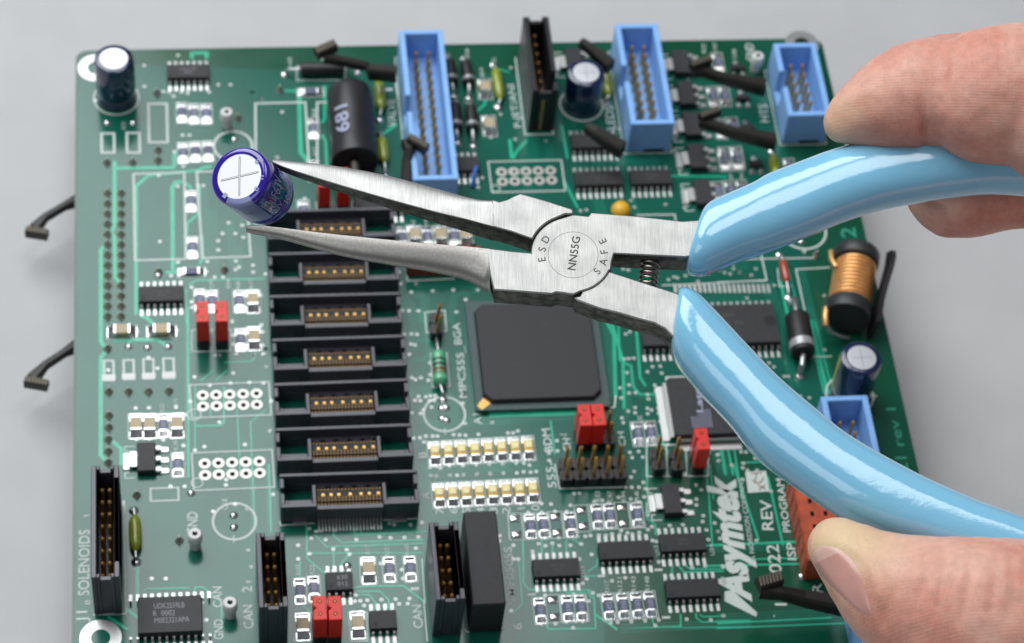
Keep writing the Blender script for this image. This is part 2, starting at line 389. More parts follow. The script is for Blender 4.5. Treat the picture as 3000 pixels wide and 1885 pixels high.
for ix in range(9):
    for iy in range(5):
        x = a.x + (b.x - a.x) * ix / 8; y = a.y + (b.y - a.y) * iy / 4
        mb.box(x - .12, x + .12, y - .12, y + .12, 2.6, 2.62)
for ix in range(3, 9):
    for iy in range(3):
        x = a.x + (b.x - a.x) * ix / 8; y = a.y + (b.y - a.y) * (-1 - iy) / 4 * 1.0
        if ix > 4 or iy == 0: mb.box(x - .12, x + .12, y - .12, y + .12, 2.6, 2.62)
link('marking', mb.mesh('marking'), 'print_lilac', qfp)

# --- ball grid processor
c0 = P(1389, 884, 2.2); c1 = P(1769, 1166, 2.2); pts = [P(1414, 1171, 2.2), P(1769, 1166, 2.2), P(1725, 890, 2.2), P(1389, 882, 2.2)]
x0 = (pts[0].x + pts[3].x) / 2; x1 = (pts[1].x + pts[2].x) / 2; y0 = (pts[0].y + pts[1].y) / 2; y1 = (pts[2].y + pts[3].y) / 2
bc = Vector(((x0 + x1) / 2, (y0 + y1) / 2, 0)); hx, hy = (x1 - x0) / 2, (y1 - y0) / 2
bga = part('processor_chip', MB().box(-hx - 1.5, hx + 1.5, -hy - 1.5, hy + 1.5, .5, 1.1, .25, .03), 'package_substrate', bc, label='large square processor with a chamfered black lid, biggest chip on the board')
ch = 1.6; oct_ = lambda i: [(-hx + ch + i, -hy + i), (hx - ch - i, -hy + i), (hx - i, -hy + ch + i), (hx - i, hy - ch - i), (hx - ch - i, hy - i), (-hx + ch + i, hy - i), (-hx + i, hy - ch - i), (-hx + i, -hy + ch + i)]
link('lid', MB().rings([[(x, y, z) for x, y in oct_(i)] for i, z in ((0, 1.1), (.1, 1.95), (.3, 2.2))]), 'worn_epoxy', bga)
link('gold_corner', MB().prism([(-hx - 1.3, -hy - .4), (-hx - .4, -hy - 1.4), (-hx + 1.5, -hy + .15), (-hx + .2, -hy + 1.5)], 1.1, 1.16), 'gold', bga)
link('solder_balls', (lambda mb: [mb.lathe([(.2, .02), (.38, .25), (.2, .5)], 8, -hx - .8 + (2 * hx + 1.6) * k / 25, yy) for k in range(26) for yy in (-hy - .8, hy + .8)] and mb)(MB()), 'tin', bga, kind='stuff')

# --- power transistors with a tab on the left and three legs on the right
def regulator(c, label=None):
    o = part('power_transistor', cached('reg_body', lambda: MB().rings([[(-1.75 + i, -3.25 + i, z), (1.75 - i, -3.25 + i, z), (1.75 - i, 3.25 - i, z), (-1.75 + i, 3.25 - i, z)] for i, z in ((.1, .08), (0, .9), (.13, 1.75))])), 'epoxy_grey', (c.x, c.y, 0), label=label)
    link('tab', cached('reg_tab', lambda: MB().box(-3.1, -1.74, -1.7, 1.7, .75, .98, .1, .05).box(-3.25, -2.7, -1.7, 1.7, .3, .85, .1, .1).box(-4.4, -2.6, -1.95, 1.95, .02, .3, .2, .14)), 'tin', o)
    leg = cached('reg_leg', lambda: MB().box(1.74, 2.6, -.38, .38, .75, .95).box(2.35, 2.7, -.38, .38, .2, .94).box(2.3, 4.2, -.62, .62, .02, .24, .15, .12))
    for dy in (-2.35, 0, 2.35): link('leg', leg, 'tin', o, (0, dy, 0))
    link('outline_print', cached('reg_ink', lambda: MB().line([(-3.2, 2.4), (-4.0, 2.4), (-4.0, 3.4), (-2.2, 3.4)], .22, .02).line([(-3.2, -2.4), (-4.0, -2.4), (-4.0, -3.6), (-2.2, -3.6)], .22, .02)), 'silk_ink', o)
for s, x, y in [('i', 1290, 1315), ('o', 1640, 290), ('c', 1795, 540), ('c', 1840, 815), ('c', 1890, 1085), ('c', 1935, 1370), ('g', 1990, 335), ('c', 850, 520)]: regulator(B(s, x, y, 1.75))
def small_transistor(c):
    o = part('small_transistor', cached('sot_body', lambda: MB().box(-1.45, 1.45, -.7, .7, .15, 1.05, .15, .1)), 'epoxy', (c.x, c.y, 0))
    leg = cached('sot_leg', lambda: MB().box(-.25, .25, -.75, 0, .2, .4).box(-.55, .55, -1.7, -.45, .02, .3, .2, .12))
    for x, y, r in ((-.95, -.7, 0), (.95, -.7, 0), (0, .7, math.pi)): link('leg', leg, 'solder', o, (x, y, 0), r)
for s, x, y in [('c', 2290, 585), ('c', 2335, 850), ('d', 305, 1275), ('d', 240, 990)]: small_transistor(B(s, x, y, 1))

# --- two ended surface mount parts
PADS = cached('chip_pad', lambda: MB().box(-1.0, 1.0, -1.0, .9, .02, .07, .12, .02))
def two_end(name, c, body_mat, L=3.2, W=1.6, H=.6, rot=0.0, pads=True, cap=.5, mark=None, outline=True, padw=1.0, label=None, sol=.9):
    o = part(name, cached((name, L, W, H), lambda: MB().box(-W / 2, W / 2, -L / 2 + cap, L / 2 - cap, .06, H, .05, .05)), body_mat, (c.x, c.y, 0), rot, label=label)
    def endcap():
        mb = MB().box(-W / 2 - .02, W / 2 + .02, -L / 2, -L / 2 + cap, .05, H + .02, .08, .08)
        y = -L / 2; mb.add([(-W / 2, y, H * .75), (W / 2, y, H * .75), (W / 2 + .1, y - sol, .08), (-W / 2 - .1, y - sol, .08), (-W / 2, y, .05), (W / 2, y, .05)], [(3, 2, 1, 0), (3, 0, 4), (2, 5, 1)])
        return mb.box(-W / 2 - .18, W / 2 + .18, y - sol - .15, y + cap + .1, .02, .075, .12, .02)
    em = cached(('endcap', name, L, W, H), endcap)
    link('end_cap', em, 'solder', o, (0, 0, 0), 0); link('end_cap', em, 'solder', o, (0, 0, 0), math.pi)
    if mark:
        mb = MB(); put_text(mb, mark, (W * .3, -L * .28), (W * .3, L * .28), W * .55, H + .012); link('marking', mb.mesh('marking'), 'print_lilac', o)
    if outline:
        a, b = W / 2 + .42, L / 2 + 1.25
        link('outline_print', cached(('ink', L, W), lambda: MB().line([(-a, -b), (a, -b), (a, b), (-a, b)], .13, .02, closed=True)), 'silk_ink', o)
    return o
rnd = random.Random(7)
for s, x, y in [('a', 1710, 1000), ('a', 1820, 1000), ('a', 1615, 1345), ('e', 1683, 415), ('e', 1697, 825), ('e', 1762, 1290), ('e', 1868, 1300), ('e', 2112, 1300), ('i', 2122, 285), ('i', 1440, 1040),
                ('i', 1568, 1385), ('n', 515, 1070), ('n', 632, 1050), ('n', 1270, 885), ('n', 1447, 880), ('o', 445, 520), ('o', 555, 515), ('o', 785, 508), ('o', 1010, 440), ('o', 1115, 435), ('o', 1345, 425),
                ('o', 527, 1235), ('o', 760, 1215), ('o', 872, 1210), ('o', 1105, 1200), ('o', 1228, 1195), ('o', 1345, 1188), ('o', 1455, 1180), ('k', 1412, 1115), ('k', 1525, 1108), ('c', 2120, 550), ('c', 2075, 850),
                ('c', 2178, 845), ('c', 2140, 1130), ('c', 2255, 1120), ('c', 2182, 1385), ('c', 2290, 1380), ('d', 60, 1255), ('d', 160, 1250), ('h', 110, 290), ('h', 200, 285), ('b', 655, 1130), ('f', 1440, 740), ('f', 1665, 735),
                ('f', 1895, 730), ('b', 655, 1500), ('f', 570, 500), ('d', 575, 1320), ('h', 10, 300)]:
    two_end('chip_resistor', B(s, x, y, .3), 'resistor_body', mark=rnd.choice(['103', '472', '222', '101', '330']))
for s, x, y, r in [('b', 632, 810, math.pi / 2), ('e', 1690, 1040, math.pi / 2)]: two_end('chip_resistor', B(s, x, y, .3), 'resistor_body', rot=r)
for s, x, y in [('a', 1605, 990), ('a', 1725, 1335), ('a', 1835, 1330)]: two_end('chip_resistor', B(s, x, y, .3), 'resistor_pale', label=None)
for s, x, y, r in [('i', 1075, 205, 1), ('i', 1425, 200, 1), ('i', 2240, 262, 0), ('e', 2230, 1290, 0), ('i', 1200, 1035, 0), ('i', 1320, 1035, 0), ('i', 1560, 1030, 0), ('b', 2170, 770, 0), ('b', 2208, 1095, 0),
                   ('n', 1095, 885, 0), ('n', 540, 1360, 0), ('n', 1005, 1345, 0), ('f', 1550, 715, 0), ('f', 1780, 715, 0), ('f', 2000, 710, 0)]:
    two_end('ceramic_capacitor', B(s, x, y, .7), 'tan_ceramic', 3.2, 2.2, 1.35, math.pi / 2 * r, cap=.45, padw=1.4, sol=1.1)
for k in range(8):                                            # two rows of yellow indicator lamps
    for y0, y1, xa, xb in ((1325, 1309, 1274, 1548), (1448, 1434, 1287, 1561)):
        c = P(xa + (xb - xa) * k / 7, y0 + (y1 - y0) * k / 7, .6)
        o = two_end('indicator_led', c, 'led_lens', 3.2, 1.75, 1.05, cap=.42)
        link('lens', cached('led_top', lambda: MB().box(-.72, .72, -.62, 1.0, 1.0, 1.3, .12, .12)), 'led_white', o)
for s, x, y in [('o', 318, 530), ('o', 660, 515), ('o', 882, 460), ('o', 1222, 435), ('o', 637, 1222)]:      # empty places with tinned pads
    c = B(s, x, y)
    for dy in (-1.75, 1.75):
        q = cached('tinned_pad', lambda: MB().rings([[(-.95, -.8, .02), (.95, -.8, .02), (.95, .8, .02), (-.95, .8, .02)], [(-.9, -.75, .1), (.9, -.75, .1), (.9, .75, .1), (-.9, .75, .1)], [(-.3, -.3, .42), (.5, -.3, .36), (.4, .3, .3), (-.4, .3, .36)]]), 40)
        part('tinned_pad', q, 'solder', (c.x, c.y + dy, 0))
    part('outline_print', cached('pad_ink', lambda: MB().line([(-1.25, -2.9), (1.25, -2.9), (1.25, 2.9), (-1.25, 2.9)], .13, .02, closed=True)), 'silk_ink', (c.x, c.y, 0))

# --- lead in capacitors standing up
def can(base, r, h, stripe=0.0, label=None):
    o = part('electrolytic_capacitor', cached(('can', r, h), lambda: MB().lathe([(r * .96, .1), (r, .5), (r, 1.4), (r * .95, 1.9), (r, 2.5), (r, h - .8), (r * .97, h - .25), (r * .88, h), (r * .72, h + .02), (r * .70, h - .1)], 40, cap1=False), 40), 'cap_sleeve', (base.x, base.y, 0), label=label)
    link('can_top', cached(('cantop', r, h), lambda: MB().lathe([(r * .71, h - .15), (r * .70, h - .02), (r * .3, h + .0)], 32)), 'aluminium', o)
    link('score_mark', cached(('score', r, h), lambda: MB().box(-r * .5, r * .5, -.06, .06, h + .0, h + .02).box(-.06, .06, -r * .5, r * .5, h + .0, h + .021)), 'print_grey', o)
    a0 = stripe; mb = MB(); n = 6
    mb.rings([[((r + .03) * math.cos(a0 + .55 * (i / n - .5)), (r + .03) * math.sin(a0 + .55 * (i / n - .5)), z) for i in range(n + 1)] for z in (2.6, h - .7)] + [[((r * .9 + .02) * math.cos(a0 + .55 * (i / n - .5)), (r * .9 + .02) * math.sin(a0 + .55 * (i / n - .5)), h + .0) for i in range(n + 1)]], False, False, False)
    link('sleeve_stripe', mb.mesh('stripe', 50), 'cap_reflection', o)  # yellowish reflection painted on the sleeve as a stripe
    link('outline_print', cached(('cring', r), lambda: MB().ring_flat(0, 0, r + .45, r + .8, .02, .05, 48)), 'silk_ink', o)
    return o
def height_to(base, px, py):
    """height over base whose picture row is py"""
    lo, hi = 0.0, 40.0
    for _ in range(40):
        m_ = (lo + hi) / 2; v = M.transposed() @ (Vector((base.x, base.y, m_)) - CAM); y = 942.5 - F_PX * v.y / -v.z
        if y > py: lo = m_
        else: hi = m_
    return lo
b1 = B('a', 1027, 865); can(b1, 4.0, height_to(b1, 0, 515 / 3.01), .15, 'dark blue capacitor at the upper left corner of the board')
b2 = B('c', 912, 925); can(b2, 3.9, height_to(b2, 0, 640 / 3.01), .1, 'dark blue capacitor between the black header and a blue header')
b3 = B('l', 1040, 690); can(b3, 4.0, height_to(b3, 0, 900 + 395 / 2.6756), 2.9, 'dark blue capacitor just below the copper wound coil')

# --- lying axial parts
def lying(name, pa, pb, prof, m, label=None, n=20, z=None, smooth=35):
    """turned body lying from pa to pb (mm, board); prof = [(0..1, radius)]"""
    d = Vector((pb.x - pa.x, pb.y - pa.y, 0)); L = d.length; d.normalize(); a = Vector((-d.y, d.x, 0)); z = z if z is not None else max(r for _, r in prof) + .1
    rs = [[a * (r * math.cos(2 * math.pi * i / n)) + d * (t * L) + Vector((0, 0, z + r * math.sin(2 * math.pi * i / n))) for i in range(n)] for t, r in prof]
    mb = MB().rings(rs); mb.f = [tuple(reversed(f)) for f in mb.f]
    return part(name, mb.mesh(name, smooth), m, (pa.x, pa.y, 0), label=label), d, L, z
def band(o, d, z, L, t0, t1, r, m, name='colour_band', n=20):
    a = Vector((-d.y, d.x, 0))
    rs = [[a * (q * math.cos(2 * math.pi * i / n)) + d * (t * L) + Vector((0, 0, z + q * math.sin(2 * math.pi * i / n))) for i in range(n)] for t, q in ((t0, r - .1), (t0, r), (t1, r), (t1, r - .1))]
    mb = MB().rings(rs); mb.f = [tuple(reversed(f)) for f in mb.f]; link(name, mb.mesh(name, 35), m, o)
def leads(o, org, z, pts_a, pts_b, rad=.35, m='tin'):
    for pts in (pts_a, pts_b):
        if pts: link('wire_lead', MB().tube([(p[0] - org.x, p[1] - org.y, p[2]) for p in pts], rad, 8).mesh('lead', 60), m, o)
def blob(c, r=.95, h=.5, m='solder'):
    part('solder_joint', cached(('blob', r, h), lambda: MB().lathe([(r, .02), (r * .98, .08), (r * .75, h * .6), (r * .4, h), (r * .1, h * 1.1)], 14), 60), m, (c.x, c.y, 0))
def axial(name, pa, pb, ra, m, la, lb, prof=None, label=None, rad=.32, joints=True):
    prof = prof or [(0, ra * .25), (.04, ra * .7), (.12, ra), (.88, ra), (.96, ra * .7), (1, ra * .25)]
    o, d, L, z = lying(name, pa, pb, prof, m, label)
    A = [(la.x, la.y, 0), (la.x + (pa.x - la.x) * .25, la.y + (pa.y - la.y) * .25, z), (pa.x, pa.y, z)]; Bp = [(pb.x, pb.y, z), (lb.x + (pb.x - lb.x) * .25, lb.y + (pb.y - lb.y) * .25, z), (lb.x, lb.y, 0)]
    leads(o, pa, z, A, Bp, rad)
    if joints: blob(la); blob(lb)
    return o, d, L, z
def bx(s, x, y, h=1.5): return B(s, x, y, h)
for s0, y0, s1, y1, xa, xb, ja, jb in [('b', 705, 'b', 970, 1232, 1255, (1205, 690), (1240, 1060)), ('b', 1205, 'b', 1440, 1255, 1285, (1245, 1195), (1290, 1560)),
                               ('b', 600, 'b', 880, 2260, 2308, (2240, 575), (2285, 950)), ('m', 430, 'm', 740, 1138, 1145, (1130, 395), (1150, 830)), ('c', 590, 'c', 850, 1125, 1155, (1115, 560), (1135, 905)), ('d', 1215, 'd', 1400, 440, 470, (430, 1190), (480, 1450))]:
    axial('lime_fuse', B(s0, xa, y0, 1.2), B(s1, xb, y1, 1.2), 1.15, 'lime_lacquer', B(s0, *ja), B(s1, *jb), prof=[(0, .3), (.08, .75), (.2, 1.1), (.35, 1.15), (.65, 1.15), (.8, 1.1), (.92, .75), (1, .3)])
for (xa, ya), (xb, yb), ja, jb in [((1855, 545), (1880, 740), (1835, 500), (1890, 850)), ((1998, 560), (2030, 745), (1985, 520), (2025, 870)), ((1905, 930), (1920, 1150), (1890, 890), (1925, 1260)), ((2045, 950), (2060, 1150), (2030, 900), (2065, 1290))]:
    pa, pb = B('b', xa, ya, 1.3), B('b', xb, yb, 1.3)
    o, d, L, z = axial('black_diode', pa, pb, 1.3, 'epoxy', B('b', *ja), B('b', *jb), prof=[(0, .5), (.02, 1.2), (.08, 1.3), (.92, 1.3), (.98, 1.2), (1, .5)], rad=.45); band(o, d, z, L, .74, .86, 1.33, 'silver_paint', 'cathode_band')
pa, pb = B('b', 540, 620, 1.3), B('b', 930, 610, 1.3); axial('black_axial_choke', pa, pb, 1.45, 'heat_shrink', B('b', 400, 660), B('b', 1045, 640), prof=[(0, .9), (.03, 1.35), (.2, 1.45), (.5, 1.35), (.8, 1.45), (.97, 1.35), (1, .9)], label='black sleeved part lying under the lever at the top')
pa, pb = B('l', 625, 75, 2.2), B('l', 675, 380, 2.2)
o, d, L, z = axial('power_diode', pa, pb, 2.45, 'epoxy', B('l', 590, -40), B('l', 650, 540), prof=[(0, 1.2), (.02, 2.3), (.06, 2.45), (.94, 2.45), (.98, 2.3), (1, 1.6)], rad=.6, label='thick black diode with a silver band next to the memory chip'); band(o, d, z, L, .70, .88, 2.5, 'silver_paint', 'cathode_band')
pa, pb = B('h', 515, 835, .8), B('h', 550, 1010, .8); axial('glass_diode', pa, pb, .75, 'diode_red', B('h', 490, 800), B('h', 560, 1135), rad=.32, label='little red glass diode left of the copper coil')
pa, pb = B('j', 1757, 385, 1.6), B('j', 1778, 690, 1.6)
o, d, L, z = axial('green_resistor', pa, pb, 1.5, 'green_resistor', B('j', 1735, 270), B('j', 1800, 815), prof=[(0, .4), (.05, 1.1), (.12, 1.5), (.25, 1.5), (.32, 1.3), (.7, 1.3), (.78, 1.5), (.9, 1.5), (.96, 1.1), (1, .4)], label='green resistor with dark and brown bands beside the slot stack')
for t0, m_, r_ in ((.26, 'band_dark', 1.38), (.42, 'band_dark', 1.34), (.56, 'band_brown', 1.35)): band(o, d, z, L, t0, t0 + .09, r_, m_)
band(o, d, z, L, .70, .76, 1.4, 'band_brown')

# --- sleeved coil printed 681
near, far = P(1040, 478, 4.8), P(1022, 262, 4.8); R_ = 4.75
o, d, L, z = lying('sleeved_coil', far, near, [(0, 2.6), (.01, 3.6), (.05, 4.35), (.12, 4.7), (.4, 4.75), (.72, 4.6), (.8, 4.75), (.97, 4.85), (1, 4.8), (1, 4.3), (.96, 4.2), (.93, .5)], 'heat_shrink', 'thick black sleeved coil printed 681 lying by the long blue header', 40)
vs, fs, wd = fine_text('681', .02); mb = MB(); out = []; t0 = B('b', 960, 1160, 9.4); t1 = B('b', 960, 925, 9.4); u0 = (t0 - far).dot(d); u1 = (t1 - far).dot(d); RT = 4.93; a = Vector((-d.y, d.x, 0))
for x, y in vs:
    u = u0 + (u1 - u0) * x / wd; th = math.radians(90 + 12) + (y / CAPH) * 3.0 / RT; q = a * (-RT * math.cos(th) * (-1 if a.x < 0 else 1) * (-1)) + d * u + Vector((0, 0, z + RT * math.sin(th))); out.append(q)
mb.add(out, fs); link('marking', mb.mesh('marking'), 'print_lilac', o)
link('wire_lead', MB().tube([(-.0 + d.x * L * .95, d.y * L * .95, z - 1), (d.x * (L + 1.5), d.y * (L + 1.5), z - 2.2), (d.x * (L + 2.2), d.y * (L + 2.2), .1)], .9, 10).mesh('lead', 60), 'dull_solder', o)

# --- open copper coil
far, near = B('h', 1098, 790, 5), B('h', 1018, 1300, 5); dd = (near - far); dd.z = 0; Lc = dd.length
cf = .17
o, d, L, z = lying('copper_coil', far, near, [(0, 2.2), (.0, 4.5), (.02, 4.65), (cf - .03, 4.65), (cf - .01, 4.45), (cf + .01, 3.3), (.79, 3.3), (.80, 4.45), (.82, 4.65), (.97, 4.65), (.99, 4.5), (.99, 2.2)], 'ferrite', 'ferrite bobbin wound with bare orange copper wire at the right edge', 40, z=5.2)
a = Vector((-d.y, d.x, 0)); mb = MB(); N = 11
for k in range(N):
    t = cf + .03 + (.77 - cf - .03) * k / (N - 1); rs = []
    for j in range(33):
        th = 2 * math.pi * j / 32; tt = t * L + (.77 - cf) / (N - 1) * L * j / 32; c_ = a * (3.7 * math.cos(th)) + d * tt + Vector((0, 0, z + 3.7 * math.sin(th))); e_ = (a * math.cos(th) + Vector((0, 0, math.sin(th))))
        rs.append([c_ + e_ * (.55 * math.cos(q * math.pi / 4)) + d * (.40 * math.sin(q * math.pi / 4)) for q in range(8)])
    mb.rings(rs, False, False)
link('winding', mb.mesh('winding', 60), 'copper_wire', o)
A = [B('h', 895, 770, 6), B('h', 900, 830, 7), B('h', 935, 890, 7)]; link('wire_end', MB().tube([p - Vector((far.x, far.y, 0)) for p in A], .55, 8).mesh('w', 60), 'copper_wire', o)
A = [B('h', 860, 1210, 6), B('h', 850, 1280, 6.5), B('h', 855, 1345, 5.5)]; link('wire_end', MB().tube([p - Vector((far.x, far.y, 0)) for p in A], .6, 8).mesh('w', 60), 'copper_wire', o)
A = [B('h', 855, 1340, 5.6), B('h', 890, 1400, 4), B('h', 960, 1430, 2.5), B('h', 1035, 1450, .3)]; link('wire_end', MB().tube([p - Vector((far.x, far.y, 0)) for p in A], .5, 8).mesh('w', 60), 'tin', o)
# peeled sleeve flap standing to its right
mb = MB(); rs = []
for (x, y), (h0, h1) in zip([(1350, 770), (1345, 850), (1320, 950), (1290, 1050), (1260, 1150), (1235, 1250), (1215, 1390)], [(9.5, 10), (7, 10.5), (4, 10), (2, 9.5), (1, 9), (.5, 8), (.3, 6)]):
    q = B('h', x, y, (h0 + h1) / 2); rs.append([(q.x - .5, q.y, h0), (q.x + .4, q.y, h0 + .2), (q.x + .9 + .4, q.y, h1), (q.x + .4, q.y + .1, h1 + .1)])
mb.rings(rs); part('sleeve_flap', mb.mesh('flap', 40), 'heat_shrink', (0, 0, 0), label='peeled black sleeve standing beside the copper coil')

# --- box headers
def box_header(c, rows, Wd, Ln, H, m, wall, name, pins_cols, pitch=2.54, notch=None, pin_h=None, label=None, end_notch=0.0, floor=1.6, pin='gold', y_shift=0.0, side_notch=None):
    """open shroud centred on c; long side along the board's y"""
    x, y = Wd / 2, Ln / 2; mb = MB(); cb = .12
    mb.box(-x + wall - .02, x - wall + .02, -y + wall - .02, y - wall + .02, .15, floor)
    def sidewall(sx, cuts):
        ys = [-y] + [q for a_, b_ in cuts for q in (a_, b_)] + [y]
        for i in range(0, len(ys), 2): mb.box(*sorted((sx * x, sx * (x - wall))), ys[i], ys[i + 1], .15, H, cb)
        for a_, b_ in cuts: mb.box(*sorted((sx * x, sx * (x - wall))), a_, b_, .15, H * .30)
    sidewall(-1, notch or []); sidewall(1, side_notch or [])
    for sy in (-1, 1):
        if end_notch:
            g = end_notch / 2
            for xa, xb in ((-x + wall, -g), (g, x - wall)): mb.box(xa, xb, *sorted((sy * y, sy * (y - wall))), .15, H, cb)
            mb.box(-g, g, *sorted((sy * (y - .15), sy * (y - wall))), .15, H - 1.1, .05)
        else: mb.box(-x + wall, x - wall, *sorted((sy * y, sy * (y - wall))), .15, H, cb)
    o = part(name, mb.mesh(name), m, (c.x, c.y, 0), label=label); ph = pin_h or H - 1.2
    pm_ = cached(('hpin', ph), lambda: MB().box(-.32, .32, -.32, .32, .5, ph, .08, .25))
    for r in range(rows):
        for q in pins_cols: link('pin', pm_, pin, o, (q, (r - (rows - 1) / 2) * pitch + y_shift, 0))
    return o
def hdr_from_rim(tl, tr, H, Ln, **kw):
    a, b = P(*tl, H), P(*tr, H); c = Vector(((a.x + b.x) / 2, (a.y + b.y) / 2 - Ln / 2, 0)); return c, (b.x - a.x)
HB = 8.9
for tl, tr, rows, lab, nt in [((1169, 88), (1297, 87), 13, 'longest blue header, its front end below the black lever', (-2.2, 2.2)), ((1801, 71), (1927, 69), 8, 'blue header with sixteen pins at the top middle right', (-2.2, 2.2)),
                          ((2264, 127), (2391, 125), 5, 'blue header with ten pins at the upper right corner', (-2.2, 2.2)), ((2402, 1163), (2543, 1156), 7, 'blue header at the right edge half hidden by the plier grip', (-2.2, 2.2))]:
    Ln = (rows - 1) * 2.54 + 10.1; c, wd_ = hdr_from_rim(tl, tr, HB, Ln)
    o = box_header(c, rows, 9.1, Ln, HB, 'blue_plastic', 1.15, 'blue_header', (-1.27, 1.27), notch=[nt], label=lab, pin='gold', pin_h=7.6)
    link('slot_mark', cached('bh_slot', lambda: MB().box(-1.0, 3.2, -.03, 0, .0, .9)), 'hole_dark', o, (0, -Ln / 2, .02))
    for x_, z_ in ((-2.9, 6.2), (3.1, 6.9)): link('mould_mark', cached('mould_mark', lambda: MB().rings([[(.42 * math.cos(t_ * math.pi / 6), y_, .42 * math.sin(t_ * math.pi / 6)) for t_ in range(12)] for y_ in (0, -.05)])), 'blue_plastic', o, (x_, -Ln / 2, z_))
    link('outline_print', MB().line([(-5.0, -Ln / 2 - .35), (5.0, -Ln / 2 - .35), (5.0, Ln / 2 + .3), (-5.0, Ln / 2 + .3)], .2, .02, closed=True).mesh('ink'), 'silk_ink', o)
c, wd_ = hdr_from_rim((2458, 1700), (2590, 1695), HB, 14); box_header(P(2560, 1800, 4), 4, 9.1, 17.7, HB, 'blue_plastic', 1.15, 'blue_header', (-1.27, 1.27), label='blue header hidden behind the thumb', pin='gold')
BH = 10.5
# black tall header by the long text
tl, tr = (1527, 46), (1603, 45); a_ = P(*tl, 13); b_ = P(*tr, 13); nl = P(1400 + 440 / 3.01, 1160 / 3.01); Wt = 5.4; yb = nl.y; yt = a_.y
c = Vector(((P(1400 + 440 / 3.01, 1160 / 3.01).x + P(1400 + 665 / 3.01, 1160 / 3.01).x) / 2, (yb + yt) / 2, 0)); Hh = height_to(Vector((c.x, yb, 0)), 0, 800 / 3.01)
box_header(c, 8, Wt, yt - yb, Hh, 'black_plastic', 1.0, 'black_header', (-.2,), label='tall narrow black header between the two upper blue headers', end_notch=2.6, pin_h=Hh - 3, pin='gold', y_shift=-1.0, side_notch=[(-8.0, -5.0)])
def black_hdr(tl, tr, bl_rim, rows, H, lab, cols=(-.65, .65), pitch=2.6, Ln=None, ysh=0):
    a, b, e = P(*tl, H), P(*tr, H), P(*bl_rim, H); Ln = a.y - e.y; c = Vector(((a.x + b.x) / 2, (a.y + e.y) / 2, 0))
    return box_header(c, rows, b.x - a.x, Ln, H, 'connector_plastic', .9, 'black_header', cols, pitch=pitch, label=lab, end_notch=1.9, pin_h=H - 3.2, y_shift=ysh, side_notch=[(Ln * .26, Ln * .38), (-Ln * .36, -Ln * .29)])
bb = P(800 / 2.8825, 1360 + 1270 / 2.8825); HJ = height_to(bb, 0, 1360 + 955 / 2.8825)
black_hdr((267, 1365), (348, 1362), (270, 1694), 8, HJ, 'long black header beside the word SOLENOIDS', ysh=-.3, pitch=2.55)
black_hdr((749, 1562), (833, 1553), (759, 1781), 5, HJ, 'black header beside the print CAN 2')
black_hdr((1257, 1531), (1342, 1528), (1269, 1759), 5, HJ, 'black header beside the print CAN 1, next to the tall black block')
# converter block
a, b, e = P(1357, 1499, 10), P(1453, 1496, 10), P(1385, 1773, 10); xw = (b.x - a.x) / 2; yl = (a.y - e.y) / 2
part('converter_block', MB().box(-xw, xw, -yl, yl, .2, 10, .25, .2), 'epoxy_grey', ((a.x + b.x) / 2, (a.y + e.y) / 2, 0), label='tall plain black block next to the word NMF0505S')
# ejector levers
def lever(pts, wd, th, head, label=None, parent=None):
    o = part('ejector_lever', MB().bar(pts, wd, th).mesh('lever'), 'lever_plastic', (0, 0, 0), label=label, parent=parent)
    if head:
        a, b = Vector(head[0]), Vector(head[1]); d = (b - a); n = 7
        link('grip_head', MB().bar([a, b], head[2], head[3]).mesh('head'), 'lever_plastic', o)
        t = Vector((d.x, d.y, 0)).normalized(); s = Vector((-t.y, t.x, 0)); mb = MB()
        for k in range(n):
            q = a.lerp(b, (k + .5) / n); mb.box(q.x - .12, q.x + .12, q.y - head[2] * .42, q.y + head[2] * .42, q.z, q.z + .16)
        link('finger_ribs', mb.mesh('ribs'), 'lever_rib', o)
    return o
H9 = 8
lever([B('b', 760, 470, 11), B('b', 850, 500, 10.5), B('b', 1120, 555, 9), B('b', 1150, 585, 8.6), B('b', 1390, 605, 8)], [2.6, 1.7, 1.7, 2.5, 2.6], [2, 1.8, 1.6, 3, 3], (B('b', 680, 445, 12.2), B('b', 850, 370, 12.2), 2.2, 2.0), 'black ejector lever reaching left from the long blue header')
lever([B('b', 1490, 1220, 11), B('b', 1500, 1300, 10.5), B('f', 1480, 60, 9), B('f', 1480, 240, 7)], [2.6, 1.8, 2, 2.3], [2.5, 2, 2.5, 3], (B('b', 1500, 1195, 12), B('b', 1660, 1285, 12), 1.8, 2.2), 'brown black lever crossing the lower end of the long blue header')
lever([B('c', 915, 345, 9), B('c', 1000, 400, 9), B('c', 1180, 545, 8)], [1.6, 2.0, 2.6], [2, 2.2, 3], None); lever([B('c', 960, 1090, 9), B('c', 1050, 1140, 9), B('c', 1290, 1275, 8)], [1.8, 2.4, 2.8], [2, 2.4, 3.4], None)
lever([B('c', 1890, 590, 10), B('c', 2000, 600, 9.6), B('d', 80, 585, 9), B('d', 390, 645, 8)], [2.6, 1.8, 1.8, 3], [2, 2, 2.6, 3], (B('c', 1885, 565, 11), B('c', 2055, 505, 11), 1.6, 2.0))
lever([B('c', 1970, 1030, 10), B('c', 2080, 1080, 9.6), B('d', 150, 1010, 9), B('d', 470, 1070, 8)], [2.6, 1.8, 1.8, 3], [2, 2, 2.6, 3], (B('c', 1965, 1015, 11), B('c', 2135, 955, 11), 1.6, 2.0))
lever([B('p', 350, 945, 11), B('p', 520, 985, 10.5), B('p', 700, 1020, 9), B('p', 1000, 1075, 8)], [3, 2.0, 2.4, 3], [2.6, 2.2, 2.8, 3], (B('p', 330, 925, 12), B('p', 510, 870, 12), 2.4, 2.4), 'black ejector lever with a ribbed end beside the thumb')
ZL = -7.5
